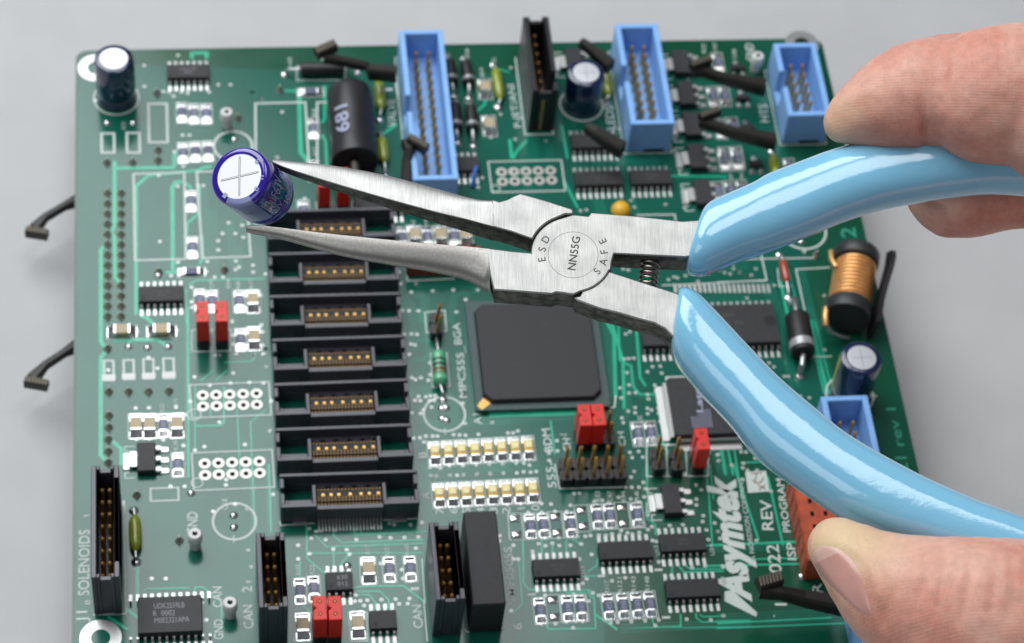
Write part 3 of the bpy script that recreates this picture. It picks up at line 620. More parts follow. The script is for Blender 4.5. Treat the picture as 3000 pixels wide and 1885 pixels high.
for y0 in (0, 335):
    k = 0 if y0 == 0 else 1
    pts = [B('e', 300, 640, ZL), B('e', 400, 540, ZL + .5), B('e', 560, 445, ZL + 1), B('e', 700, 370, ZL + 1), B('e', 900, 300, ZL + 1)] if not k else [B('i', 280, 610, ZL), B('i', 400, 490, ZL + .5), B('i', 560, 385, ZL + 1), B('i', 700, 290, ZL + 1), B('i', 900, 210, ZL + 1)]
    hd = (B('e', 225, 660, ZL + .3), B('e', 420, 690, ZL + .3)) if not k else (B('i', 215, 630, ZL + .3), B('i', 420, 665, ZL + .3))
    lever(pts, [2.4, 1.4, 1.3, 2.2, 2.4], [2.2, 1.6, 1.6, 2.4, 2.4], (*hd, 1.7, 2.0), 'black hooked lever sticking out beyond the left edge' + (', the upper one' if not k else ', the lower one'))
for x, s0, s1 in ((0, ('e', 1000, 420), ('i', 1000, 300)),):
    a, b = B(*s0), B(*s1); part('underside_connector', MB().box(-4.5, 4.5, b.y - 5, a.y + 5, -9.5, -BT, .3), 'black_plastic', ((a.x + b.x) / 2, 0, 0))
for x, y in ((BX0 + 9, BY1 - 9), (BX1 - 9, BY1 - 9), (BX0 + 9, BY0 + 9), (BX1 - 9, BY0 + 9)): part('standoff', cached('standoff', lambda: MB().lathe([(2.5, TABLE_Z), (2.5, -BT)], 6)), 'tin', (x, y, 0))

# --- stack of card sockets
def socket_mesh():
    mb = MB(); X = 12.7; g = 6.1; Hs = 5.2
    mb.box(-X, X, 3.0, 3.7, 2.6, Hs, .1).box(-X, -g, 2.9, 3.7, .1, 2.6).box(g, X, 2.9, 3.7, .1, 2.6).box(-g, g, 2.3, 3.6, .1, 2.7, .1)
    for k in range(5): mb.box(-g + .3 + k * 2.45, -g + 1.9 + k * 2.45, 1.9, 2.32, 1.2, 2.65, .1)
    mb.box(-X, -g, -3.7, -2.9, .1, Hs, .1).box(g, X, -3.7, -2.9, .1, Hs, .1).box(-g, g, -4.0, -3.0, .1, Hs - .6, .1)
    for sx in (-1, 1):
        mb.box(*sorted((sx * X, sx * (X - .8))), -3.0, -.6, .1, Hs, .1); mb.box(*sorted((sx * X, sx * (X - .8))), .8, 3.0, .1, Hs - .4, .1); mb.box(*sorted((sx * X, sx * (X - .5))), -.7, .9, .1, 3.5)
        mb.box(*sorted((sx * (X - .8), sx * (X - 1.5))), -3, -1.6, .1, Hs - .8, .1); mb.box(*sorted((sx * (g), sx * (g + .7))), -3, 1.6, .1, 4.4, .1)
        xa, xb = sorted((sx * (g + .7), sx * (X - .8))); mb.box(xa, xb, -2.95, -.7, .1, 2.9, .1)
    return mb
def gold_mesh():
    mb = MB()
    for k in range(19):
        x = -5.7 + k * .634
        for y in (.95, -.75, -1.35): mb.box(x - .17, x + .17, y - .2, y + .2, 3.3, 3.58, .08, .08)
        mb.box(x - .12, x + .12, -2.0, -1.68, 1.6, 3.1)
    return mb
def sock_leads():
    mb = MB()
    for k in range(19):
        x = -5.7 + k * .634; mb.box(x - .19, x + .19, -6.1, -3.95, .03, .42, .08, .1).box(x - .17, x + .17, -4.4, -4.03, .2, 1.3)
    return mb
for k, (px, py) in enumerate([(969, 669), (976, 795), (985, 920), (993, 1047), (1001, 1177), (1010, 1310), (1021, 1446)]):
    q = P(px, py, 3.5)
    o = part('card_socket', cached('socket', socket_mesh), 'connector_plastic', (q.x + .12 * math.sin(k * 2.3), q.y, 0), math.radians(.35 * math.sin(k * 5.1)))
    link('contact_block', cached('contact_block', lambda: MB().box(-6.05, 6.05, -1.65, 1.25, .1, 3.4, .1)), 'epoxy_side', o); link('slot_mouth', cached('slot_mouth', lambda: MB().box(-11.2, -8.2, -2.2, -1.6, 2.9, 2.915).box(8.2, 11.2, -2.2, -1.6, 2.9, 2.915)), 'hole_dark', o)
    link('contact_rows', cached('socket_gold', gold_mesh), 'bronze', o, kind='stuff')
    for j, dx in enumerate((-4.8, -3.3, -1.9, .2, 2.2, 3.7, 5.4)): link('locating_contact', cached('loc_c', lambda: MB().lathe([(.34, 3.38), (.30, 3.62)], 10)), 'gold', o, (dx, -.2, 0))
    link('solder_tails', cached('socket_tails', sock_leads), 'tin', o, kind='stuff')
    for sx in (-1, 1): link('hold_down_tab', cached('hold_tab', lambda: MB().box(-1.3, 1.3, -4.5, -3.7, .03, .35, .1, .08)), 'tin', o, (sx * 9.2, 0, 0))

# --- pin headers and jumper caps
def pin_header(c, cols, rows, label=None, ph=8.2, lean=0.0):
    mb = MB()
    for i in range(cols):
        for j in range(rows):
            x, y = (i - (cols - 1) / 2) * 2.54, (j - (rows - 1) / 2) * 2.54; s = 1.25; q = .45
            oc = [(x - s + q, y - s), (x + s - q, y - s), (x + s, y - s + q), (x + s, y + s - q), (x + s - q, y + s), (x - s + q, y + s), (x - s, y + s - q), (x - s, y - s + q)]
            mb.prism(oc, .1, 2.5, .08)
    o = part('pin_header', mb.mesh('pin_header'), 'black_plastic', (c.x, c.y, 0), label=label)
    pm_ = cached('hp', lambda: MB().box(-.32, .32, -.32, .32, 2.4, ph, .08, .35))
    for i in range(cols):
        for j in range(rows): 
            q = link('pin', pm_, 'gold', o, ((i - (cols - 1) / 2) * 2.54, (j - (rows - 1) / 2) * 2.54, 0)); q.rotation_euler = (lean, lean * .6, 0)
    return o
def jumper_mesh():
    mb = MB(); x, y = 1.2, 2.45
    out = [(-x, -y), (x, -y), (x, -.35), (x - .0, .35), (x, y), (-x, y), (-x, .45), (-x + .55, 0), (-x, -.45)]
    return mb.prism(out, 2.6, 8.9, .14)
def jumper(c, label, z=0.0):
    o = link('jumper_cap', cached('jumper', jumper_mesh), 'red_plastic', None, (c.x, c.y, z), label=label, cat='jumper cap', group='red jumper caps pushed on the pin headers')
    for y in (-1.27, 1.27):
        link('test_hole', cached('jhole', lambda: MB().lathe([(.42, 8.9), (.40, 8.915)], 4)), 'hole_dark', o, (0, y, 0)); link('pin_tip', cached('jtip', lambda: MB().lathe([(.2, 8.9), (.16, 8.93)], 4)), 'gold', o, (0, y, .004))
    return o
def at_base(s, x, y):                         # middle of the front foot of a one column header
    q = B(s, x, y); return Vector((q.x, q.y + 2.5, 0))
c = B('o', 972, 195); pin_header(Vector((c.x, c.y + 2.6, 0)), 5, 2, 'ten pin header in two rows beside the print 555')
c = B('k', 1035, 1285); c = Vector((c.x, c.y + 2.7, 0)); pin_header(c, 3, 2, 'six pin header carrying two red jumper caps side by side')
jumper(c + Vector((-2.54, 0, 0)), 'left one of the two red jumper caps touching below the big processor'); jumper(c + Vector((.0, 0, 0)), 'right one of the two red jumper caps touching below the big processor')
for x, y in ((1590, 1500), (1755, 1505), (1940, 1490)):
    c = at_base('k', x, y); pin_header(c, 1, 2)
jumper(c, 'single red jumper cap at the corner of the square chip')
c = at_base('f', 1740, 1505 + 150); pin_header(c, 1, 2, 'two pin header with leaning pins above the green resistor', lean=.12)
for x, y, l in ((1795, 375, 'left red jumper cap of the pair left of the card sockets'), (1960, 372, 'right red jumper cap of the pair left of the card sockets')):
    c = at_base('i', x, y); pin_header(c, 1, 2); jumper(c, l)
for x, y, l in ((750, 545, 'left red jumper cap of the pair above the card sockets, under the plier jaw'), (918, 540, 'right red jumper cap of the pair above the card sockets, under the plier jaw')):
    c = at_base('f', x, y); pin_header(c, 1, 2); jumper(c, l)
for x, l in ((685, 'left red jumper cap at the bottom edge below the chip printed 630'), (812, 'right red jumper cap at the bottom edge below the chip printed 630')):
    c = B('n', x, 1213, 8.9); c.z = 0; pin_header(c, 1, 2); jumper(c, l)

# --- brick red connectors
def brick(c, Wd, Ln, H, label, m='brick_plastic'):
    mb = MB(); x, y = Wd / 2, Ln / 2; n = max(2, int(Ln / 2.54))
    mb.box(-x, x, -y, y, .1, H, .3)
    for k in range(n):
        yy = -y + (k + .5) * Ln / n; mb.box(-x - .12, -x, yy - .45, yy + .45, .5, H - 1.5, .04)
    o = part('ribbon_socket', mb.mesh('brick'), m, (c.x, c.y, 0), label=label)
    for k in range(n):
        yy = -y + (k + .5) * Ln / n
        for xx in (-1.27, 1.27): link('contact_slot', cached(('bs', H), lambda: MB().box(-.35, .35, -.5, .5, H, H + .02)), 'hole_dark', o, (xx, yy, 0))
    return o
a, b = B('p', 520, 100, 7), B('p', 650, 700, 7); brick(Vector((a.x + 5.4, (a.y + b.y) / 2, 0)), 7.2, a.y - b.y + 3, 7, 'brick red ribbon socket under the thumb side of the pliers')
a = B('f', 1500, 822, 6); b = B('f', 2110, 780, 6); e = B('f', 1500, 1080, 0); o = brick(Vector(((a.x + b.x) / 2, (a.y + e.y) / 2, 0)), a.y - e.y, b.x - a.x + 1, 6, 'dark red ribbon socket under the plier jaws', 'rust_plastic'); o.rotation_euler = (0, 0, math.pi / 2)
# --- tantalum bead, test posts
c = B('g', 1262, 530, 1); part('tantalum_bead', MB().lathe([(1.2, .1), (1.9, .7), (2.0, 1.5), (1.5, 2.6), (.4, 3.0)], 20).mesh('bead', 60), 'yellow_epoxy', (c.x, c.y + .6, 0), label='yellow bead capacitor above the plier joint')
def test_post(s, x, y, h=4.6):
    c = B(s, x, y, h); o = part('test_post', cached('post', lambda: MB().lathe([(1.05, .1), (1.05, 2.2), (1.35, 2.5), (1.35, 4.3), (1.1, 4.6), (.5, 4.6), (.45, 3.8)], 20), 40), 'white_plastic', (c.x, c.y, 0))
    link('bore', cached('postbore', lambda: MB().lathe([(.46, 4.3), (.45, 4.32)], 12)), 'hole_dark', o); link('post_pin', cached('postpin', lambda: MB().lathe([(.2, 4), (.2, 5)], 8)), 'dull_solder', o, (.1, .25, 0))
for s, x, y in (('a', 1998, 985), ('m', 1645, 585), ('m', 1942, 1165), ('d', 325, 435)): test_post(s, x, y)
mb = MB().tube([B('f', 2095, 120, 1.5), B('f', 2075, 180, 2.2), B('f', 2055, 290, .3)], .4, 8); part('patch_wire', mb.mesh('wire', 60), 'blue_wire', (0, 0, 0), label='short blue patch wire beside the long blue header')
# ------------------------------------------------------------------ copper under the mask, ink, pads and vias
W_ = 'v'
tr = MB()
LAY = [0]
def lift():
    """crossing strips never share a level"""
    LAY[0] = (LAY[0] + 1) % 29; return LAY[0] * .0006
def trace(s, pts, wd): tr.line([B(s, *p) for p in pts], wd, .008, .022 + lift())
for s, pts, wd in [('e', [(1010, 70), (1010, 640), (985, 690)], .78), ('e', [(1010, 130), (1545, 125)], .78), ('e', [(1537, -20), (1537, 120)], .7), ('e', [(980, 700), (1010, 745), (1015, 1095), (1050, 1135)], .75),
                   ('e', [(925, 810), (890, 850), (890, 1500)], .75), ('i', [(890, 0), (890, 310), (925, 350)], .75), ('i', [(930, 400), (890, 440), (888, 1310), (930, 1350)], .75), ('e', [(1200, 1420), (1200, 290), (1310, 195), (1640, 162), (1750, 150), (1800, 122), (1870, 115)], .7),
                   ('i', [(1200, 0), (1200, 70)], .7), ('i', [(1240, 80), (1300, 100), (1350, 150), (1380, 200)], .75), ('e', [(1610, 252), (1545, 255), (1520, 300), (1525, 1050)], .8), ('e', [(1460, 1050), (1600, 1050)], .7),
                   ('e', [(1640, 262), (1690, 310)], .6), ('e', [(1760, 290), (1755, 530), (1650, 620), (1635, 900)], .5), ('e', [(1780, 720), (1787, 930), (1760, 980)], .6), ('i', [(1000, 292), (1390, 288), (1465, 335)], .75), ('i', [(1140, 290), (1140, 340)], .6),
                   ('i', [(985, 1180), (1070, 1250), (1070, 1400)], .7), ('i', [(1655, 0), (1660, 1505)], .42), ('e', [(1640, 1200), (1650, 1505)], .42), ('a', [(1692, 520), (1692, 470), (1822, 468), (1822, 520)], .8), ('b', [(530, 830), (545, 1350), (610, 1425)], .9), ('b', [(400, 802), (530, 808)], .6),
                   ('b', [(757, 760), (757, 1050), (730, 1090)], .7), ('b', [(735, 1190), (765, 1250), (775, 1500)], .6), ('m', [(1160, 860), (1160, 1190), (1195, 1225)], .6), ('m', [(1070, 1225), (1195, 1325)], .6), ('m', [(910, 1290), (1080, 1400)], .6),
                   ('m', [(1210, 1075), (1230, 1055), (1600, 1045)], .25), ('m', [(1640, 1080), (1650, 1040), (1715, 1040), (1870, 1170), (1870, 1400)], .25), ('m', [(2130, 0), (2150, 560)], .22), ('m', [(2270, 0), (2290, 580)], .3), ('i', [(1720, 700), (1720, 1250)], .22), ('i', [(1855, 880), (1855, 960)], .22),
                   ('i', [(1975, 700), (1975, 1020), (1950, 1045), (1730, 1050)], .3), ('i', [(2090, 900), (2120, 1500)], .22), ('i', [(2340, 910), (2210, 1020), (2225, 1500)], .22), ('i', [(2250, 440), (2220, 480), (1980, 490)], .25), ('i', [(1900, 650), (2000, 560)], .25), ('i', [(1770, 650), (1880, 560)], .25),
                   ('e', [(1670, 1160), (1730, 1120), (2340, 1105)], .35), ('n', [(570, 500), (575, 800), (720, 920)], .28), ('n', [(640, 600), (740, 700), (1560, 670)], .28), ('n', [(790, 520), (800, 610), (870, 665), (1560, 640)], .28), ('n', [(600, 755), (1540, 750)], .25), ('n', [(920, 500), (990, 600), (1580, 570)], .28),
                   ('n', [(970, 500), (1040, 585)], .28), ('n', [(800, 730), (800, 900)], .25), ('n', [(930, 770), (865, 840), (860, 900)], .25), ('n', [(960, 1050), (1060, 1030), (1390, 1030), (1560, 1160)], .35), ('n', [(980, 1080), (1190, 1075), (1265, 1150), (1265, 1230)], .3), ('n', [(980, 1110), (1100, 1105), (1150, 1170), (1150, 1230)], .3),
                   ('n', [(515, 820), (515, 985)], .25), ('n', [(530, 1190), (620, 1260)], .3), ('o', [(380, 640), (385, 1000), (430, 1065), (940, 1065), (980, 1120), (995, 1390)], .3), ('o', [(740, 1090), (930, 1085), (970, 1140)], .28), ('o', [(345, 810), (375, 1180), (300, 1260)], .25), ('o', [(990, 1270), (1180, 1400)], .45),
                   ('o', [(540, 640), (540, 760)], .25), ('o', [(630, 690), (632, 770)], .25), ('o', [(745, 640), (750, 770)], .25), ('o', [(800, 630), (870, 680)], .25), ('o', [(870, 950), (1000, 945)], .25), ('o', [(930, 910), (1000, 860), (1010, 800)], .25), ('o', [(1640, 860), (1640, 920), (1610, 950)], .3), ('o', [(1695, 860), (1740, 915), (2080, 905)], .3),
                   ('o', [(1750, 860), (1800, 890), (2080, 885)], .28), ('o', [(1840, 1260), (1845, 1300), (1890, 1335), (2306, 1320)], .3), ('o', [(1870, 1270), (1900, 1290), (2080, 1285)], .25), ('o', [(570, 1350), (600, 1395), (1000, 1390)], .3), ('o', [(1710, 1270), (1715, 1370), (1180, 1390), (2306, 1375)], .3), ('o', [(1470, 1290), (1480, 1340), (1500, 1365)], .25),
                   ('o', [(1430, 0), (1430, 460), (1500, 510), (1500, 600)], .3), ('o', [(1920, 0), (1950, 250), (1980, 680)], .3), ('o', [(1960, 0), (1990, 300)], .25), ('c', [(280, 1230), (300, 1400)], .7), ('c', [(430, 1240), (340, 1340), (310, 1400)], .6), ('c', [(740, 1110), (790, 1400)], .5), ('b', [(2170, 870), (2170, 920), (2080, 1000)], .5),
                   ('b', [(1390, 1100), (1270, 1185)], .7), ('b', [(2390, 640), (2250, 600)], .4), ('g', [(1690, 200), (2200, 205)], .5), ('g', [(760, 240), (880, 480)], .5), ('k', [(1120, 100), (1200, 250), (1215, 800)], .7), ('k', [(1160, 60), (1280, 480), (1290, 900)], .6), ('k', [(1240, 130), (1250, 470), (1350, 520), (1370, 700), (1430, 770), (1640, 770)], .4),
                   ('k', [(1390, 100), (1430, 620), (1480, 700)], .5), ('k', [(640, 1000), (680, 1300)], .35), ('k', [(100, 950), (860, 930)], 1.2), ('k', [(1600, 1130), (1700, 1330)], .5), ('h', [(500, 1000), (600, 1500)], .6), ('h', [(660, 1250), (780, 1500)], .8), ('h', [(560, 900), (640, 1240)], .25), ('l', [(730, 100), (870, 680)], .8), ('l', [(700, 60), (840, 680)], .3),
                   ('l', [(770, 110), (890, 600)], .3), ('l', [(30, 1080), (70, 1320)], .6), ('l', [(80, 1080), (130, 1320)], .4), ('l', [(130, 1080), (200, 1500)], .3), ('l', [(220, 1220), (400, 1215)], .3), ('p', [(130, 0), (330, 600)], .4), ('p', [(400, 100), (520, 640)], .4), ('p', [(-100, 640), (620, 610)], .5), ('p', [(-100, 800), (780, 780)], .4), ('p', [(0, 1250), (900, 1205)], .35),
                   ('p', [(0, 1290), (1200, 1240)], .3), ('p', [(180, 750), (700, 735)], .3)]:
    trace(s, pts, wd)
link('copper_traces', tr.mesh('copper_traces'), 'mask_over_copper', board, kind='stuff')
# bundles of hair thin traces, routed with 45 degree bends
tr = MB(); rnd = random.Random(3)
def bundle(s, pts, n, gap, wd=.13):
    q = [B(s, *p) for p in pts]
    for k in range(n):
        o = (k - (n - 1) / 2) * gap; out = []
        for i, p in enumerate(q):
            a = q[max(i - 1, 0)]; b = q[min(i + 1, len(q) - 1)]; t = Vector((b.x - a.x, b.y - a.y)).normalized(); out.append((p.x - t.y * o, p.y + t.x * o))
        tr.line(out, wd, .004, .010 + lift() * .6)
for args in [('j', [(1440, 20), (1560, 300), (1640, 300), (1640, 30)], 5, .5), ('j', [(1470, 500), (1500, 1490)], 6, .45), ('j', [(1530, 730), (1830, 745), (1880, 830), (1900, 1000)], 5, .4), ('j', [(1500, 470), (1650, 460), (1680, 350), (1640, 30)], 3, .4), ('n', [(1540, 0), (1580, 480)], 7, .42), ('n', [(760, 510), (780, 580)], 4, .5),
             ('n', [(900, 510), (1000, 610), (1580, 560)], 4, .42), ('j', [(1550, 1000), (1700, 1040), (2400, 1000)], 5, .42), ('k', [(0, 1010), (860, 960)], 4, .5), ('k', [(1130, 120), (1170, 800)], 6, .45), ('k', [(1290, 560), (1330, 900), (1290, 1000)], 4, .4), ('k', [(1330, 500), (1380, 760), (1600, 830)], 4, .4), ('g', [(1500, 1290), (2408, 1285)], 5, .5),
             ('h', [(0, 1080), (440, 1060)], 3, .5), ('h', [(390, 1000), (560, 1500)], 5, .55), ('h', [(640, 900), (800, 1500)], 5, .5), ('l', [(560, 420), (620, 640)], 5, .45), ('l', [(700, 0), (900, 680)], 6, .5), ('k', [(2120, 1280), (2190, 1500)], 6, .5), ('o', [(2060, 0), (2130, 300)], 5, .5), ('o', [(1200, 1390), (2306, 1345)], 4, .5),
             ('p', [(0, 1230), (1000, 1190)], 6, .55), ('p', [(-60, 660), (600, 640)], 4, .5), ('g', [(1880, 1000), (2380, 980)], 5, .5), ('g', [(360, 60), (520, 560)], 4, .6), ('g', [(1060, 400), (1100, 560)], 6, .4), ('g', [(1350, 400), (1400, 560)], 4, .5), ('f', [(1430, 1250), (1600, 1500)], 6, .45), ('f', [(1560, 1160), (2040, 1150), (2100, 1230)], 4, .5),
             ('f', [(1540, 1240), (1640, 1260), (1640, 1500)], 4, .5), ('f', [(2050, 1240), (1900, 1240), (1860, 1500)], 3, .5), ('i', [(1650, 0), (1655, 1400)], 3, .35), ('e', [(1800, 300), (1810, 900)], 3, .55), ('e', [(1880, 500), (1885, 1000)], 3, .6), ('e', [(2030, 600), (2060, 1000)], 3, .6), ('e', [(2110, 820), (2120, 1000)], 2, .6), ('m', [(2120, 0), (2150, 560)], 3, .35),
             ('m', [(2260, 0), (2280, 560)], 3, .35), ('o', [(560, 620), (520, 780)], 3, .5), ('o', [(1400, 460), (1420, 20)], 3, .5), ('k', [(40, 1420), (560, 1400)], 4, .5), ('j', [(1620, 1420), (2400, 1420)], 4, .5), ('c', [(470, 1180), (470, 1400)], 4, .7), ('c', [(600, 1160), (640, 1400)], 3, .6), ('c', [(1600, 1420), (1000, 1440)], 4, .4), ('d', [(150, 1400), (900, 1320)], 3, .8)]:
    bundle(*args)
link('hair_traces', tr.mesh('hair_traces'), 'hair_trace_mask', board, kind='stuff')
# copper plane as paler mask, the board's bluish reflection put into its teal
part('copper_plane_sheen', MB().add([(-84.4, -86, .002), (8, -86, .002), (14, -40, .002), (60, -24, .002), (62, 58, .002), (40, 64, .002), (-20, 66, .002), (-84.4, 70, .002)], [(0, 1, 2, 3, 4, 5, 6, 7)]).mesh('plane'), 'sheen_mask_over_plane', (0, 0, 0))

ink = MB()
def outline(s, pts, wd=.24, closed=True): ink.line([B(s, *p) for p in pts], wd, .03, .024 + lift(), closed)
def rect(s, x0, y0, x1, y1, wd=.24, dx=0, dy=0): outline(s, [(x0, y0), (x1, y0 + dy), (x1 + dx, y1 + dy), (x0 + dx, y1)], wd)
rect('a', 895, 1180, 1005, 1350, .5, 3); rect('a', 1118, 1175, 1230, 1350, .5, 3); rect('a', 1308, 918, 1470, 1258, .5, 8); rect('e', 1178, 182, 1625, 945, .42, 12, -12); rect('e', 1735, 165, 2160, 925, .42, 50, -14)
outline('b', [(150, 1500), (145, 915), (585, 905), (620, 1500)], .42, False); outline('b', [(690, 1500), (690, 905), (780, 905)], .42, False); rect('i', 918, 475, 1000, 650, .45, 4); rect('i', 1090, 470, 1178, 640, .45, 3); rect('i', 1265, 462, 1352, 635, .45, 4); rect('i', 1440, 455, 1530, 630, .45, 6)
rect('i', 1670, 690, 2370, 980, .3, 22, -28); rect('i', 1690, 1290, 2400, 1920 - 300, .3, 20, -30); rect('g', 90, 75, 735, 345, .28, 35, -15); rect('i', 1690, 205, 1855, 395, .22); rect('i', 1870, 200, 2035, 390, .22); rect('m', 1270, 208, 1505, 315, .35, 4, -8)
outline('m', [(1040, 310), (1065, 1265), (785, 1275)], .28, False); outline('m', [(1050, 420), (1050, 310)], .28, False); rect('b', 510, 590, 935, 712, .25, 0, -4); outline('c', [(330, 510), (415, 1190), (665, 1185), (655, 1120)], .3, False); outline('j', [(1690, 405), (1710, 710), (1860, 705), (1830, 400)], .25, False)
outline('f', [(1470, 1005), (1485, 1125), (1905, 1105)], .3, False); rect('n', 465, 1290, 595, 1500, .25, 0, -5); rect('n', 950, 1262, 1085, 1500, .25, 0, -5); outline('j', [(1640, 50), (1655, 230), (1830, 215), (1815, 30)], .25); rect('o', 1425, -160, 1945, 105, .25, 0, -3); outline('o', [(1590, -160), (1600, 110)], .2, False); outline('o', [(1755, -160), (1765, 105)], .2, False)
outline('o', [(650, 0), (690, 210), (1250, 195)], .25, False); outline('h', [(760, 820), (200, 830)], .28, False); outline('h', [(345, 780), (390, 995), (0, 1015)], .3, False); outline('h', [(890, 895), (620, 910), (690, 1240)], .28, False); outline('h', [(475, 900), (490, 1045), (585, 1040)], .22, False); outline('l', [(760, 390), (900, 388)], .2, False)
outline('g', [(1400, 545), (1735, 540), (1745, 600)], .3, False); outline('n', [(160, 1200), (175, 1500)], .25, False); outline('n', [(1560, 1150), (1590, 1500)], .25, False); outline('n', [(1545, 800), (1570, 1180)], .25, False); outline('n', [(1890, 1380), (1925, 1420), (2250, 1400)], .25, False); outline('b', [(1375, 680), (1440, 1140)], .3, False)
outline('f', [(680, 430), (690, 600), (800, 600), (810, 420)], .22, False); outline('f', [(860, 420), (870, 600), (1000, 600), (1000, 410)], .22, False); outline('n', [(345, 480), (350, 520), (640, 500)], .22, False); outline('n', [(1205, 475), (1510, 462)], .22, False); outline('n', [(2270, 410), (2285, 640)], .2, False); outline('k', [(1215, 780), (1205, 885), (1150, 890)], .3, False)
outline('g', [(2180, 1140), (1620, 1165)], .25, False); outline('h', [(0, 1010), (385, 1000)], .2, False); outline('e', [(560 + 1620, 380), (2180, 380)], .2, False); rect('o', 1425, 330, 1445, 440, .2); outline('n', [(595, 1180), (745, 1170)], .15, False)
part('outline_print', ink.mesh('outlines'), 'silk_ink', (0, 0, 0))
def circle_ink(s, x, y, r, w=.35):
    c = B(s, x, y); part('circle_print', MB().ring_flat(0, 0, r - w, r, .03, .06, 40).mesh('ci'), 'silk_ink', (c.x, c.y, 0))
circle_ink('j', 1812, 945, 4.15, .4); circle_ink('m', 1980, 485, 4.15, .45); circle_ink('a', 2055, 1290, 4.15, .5); circle_ink('h', 672, 605, 5.0, .45); circle_ink('m', 1665, 160, 1.15, .22); circle_ink('i', 1712, 950, 1.4, .25); circle_ink('g', 155, 310, 1.0, .2)
def words(body, s, x0, y0, x1, y1, cap, m='silk_ink', bold=0.0, shear=0.0, z=.045):
    mb = MB(); put_text(mb, body, B(s, x0, y0), B(s, x1, y1), cap, z, bold, shear); part('lettering', mb.mesh('lettering'), m, (0, 0, 0))
words('SOLENOIDS', 'm', 752, 1110, 757, 555, 2.05, bold=.01); words('J1', 'm', 735, 1335, 735, 1240, 2.0, bold=.01); words('8', 'm', 762, 1190, 762, 1150, 1.0); words('GND', 'm', 1665, 590, 1668, 405, 1.95, bold=.01); words('CAN', 'm', 1875, 1210, 1870, 1035, 1.7, bold=.01); words('GND', 'm', 1885, 1480, 1882, 1312, 1.7, bold=.01)
words('CAN', 'm', 2140, 1390, 2130, 1190, 1.8, bold=.01); words('2', 'm', 2128, 1080, 2125, 1032, 1.85, bold=.01); words('CAN', 'n', 1555, 1385, 1538, 1190, 1.75, bold=.01); words('1', 'n', 1522, 1065, 1520, 1040, 1.65); words('1', 'n', 705, 580, 705, 560, 1.6)
words('NMF0505S', 'o', 322, 1215, 285, 700, 1.55, bold=.01); words('6', 'o', 370, 1400, 367, 1345, 1.6, bold=.01); words('B', 'j', 1655, 1330, 1650, 1278, 1.6, bold=.01); words('A', 'n', 1610, 295, 1605, 238, 1.45, bold=.01); words('MPC555', 'j', 2010, 800, 1980, 405, 1.5, bold=.008); words('_', 'j', 1988, 408, 1980, 345, 1.5); words('BGA', 'j', 1965, 330, 1945, 140, 1.5, bold=.008)
words('A1', 'j', 2145, 1035, 2130, 940, 1.6, bold=.008); words('555-', 'o', 665, 200, 640, -20, 1.7, bold=.005); words('BDM', 'k', 662, 1275, 632, 1072, 1.65, bold=.01); words('CH', 'k', 820, 1275, 812, 1160, 1.5, bold=.01); words('-I', 'k', 790, 1150, 786, 1120, 1.5); words('CH', 'k', 1305, 1225, 1285, 1100, 1.3)
for t_, x in (('7', 1700), ('6', 1815), ('5', 1925), ('4', 2045), ('3', 2155), ('2', 2262)): words(t_, 'n', x + 28, 425 if t_ != '6' else 420, x + 28, 368, 1.55)
words('1', 'o', 398, 378, 396, 368, 1.5); words('0', 'o', 520, 395, 518, 345, 1.6); words('P-JET/ANI', 'c', 385, 1125, 318, 745, 1.6); words('VALVE', 'b', 1388, 1120, 1375, 880, 1.9); words('1', 'b', 1355, 800, 1352, 780, 1.6); words('LEDS', 'c', 1215, 1140, 1190, 935, 1.9); words('HTS', 'd', 408, 960, 392, 820, 1.9); words('GND', 'd', 300, 480, 285, 345, 1.9, bold=.01)
words('Asymtek', 'o', 2300, 1165, 2158, 95, 5.4, m='silk_ink', bold=.05, shear=.28); words('A NORDSON COMPANY', 'p', 305, 760, 200, 110, .95); words('REV', 'p', 445, 520, 425, 285, 2.25, bold=.01); words('ISP', 'p', 622, 755, 612, 620, 1.7, bold=.01); words('PROGRAM', 'p', 580, 535, 520, 115, 1.5, bold=.01)
words('022', 'p', 510, 855, 480, 630, 2.4, bold=.005); words('19', 'p', 548, 1110, 535, 990, 2.3, bold=.005); words('CR', 'p', 850, 1120, 820, 935, 2.0); words('-', 'p', 470, 1200, 468, 1185, 1.5); words('rev 1', 'l', 1468, 1090, 1400, 790, 2.0, m='copper_ink', bold=.01); words('21', 'l', 1505, 1290, 1485, 1175, 2.4, m='copper_ink', bold=.01); words('2', 'h', 1095, 665, 1080, 580, 3.2, m='copper_ink', bold=.015)
words('+', 'm', 2020, 665, 2018, 605, 2.0); words('+', 'j', 1855, 1125, 1850, 1070, 1.6); words('+', 'l', 1270, 730, 1262, 670, 1.9); words('+', 'h', 720, 790, 712, 745, 1.7); words('v', 'm', 755, 445, 752, 425, 1.6, bold=.03); words('v', 'm', 2125, 1005, 2122, 980, 1.5, bold=.03); words('1', 'o', 490, 1110, 488, 1092, 1.5); words('1', 'o', 1075, 955, 1072, 935, 1.5); words('1', 'o', 1560, 905, 1558, 885, 1.6); words('1', 'o', 1625, 1305, 1622, 1285, 1.6)
words('U19', 'o', 915, 950, 900, 860, .85); words('U13', 'o', 1540, 770, 1520, 690, .85); words('U24', 'o', 2000, 770, 1985, 680, .8); words('U27', 'o', 2100, 1020, 2085, 950, .75); words('C114', 'b', 2165, 680, 2150, 600, .85); words('C18', 'm', 1925, 385, 1920, 295, 1.1)
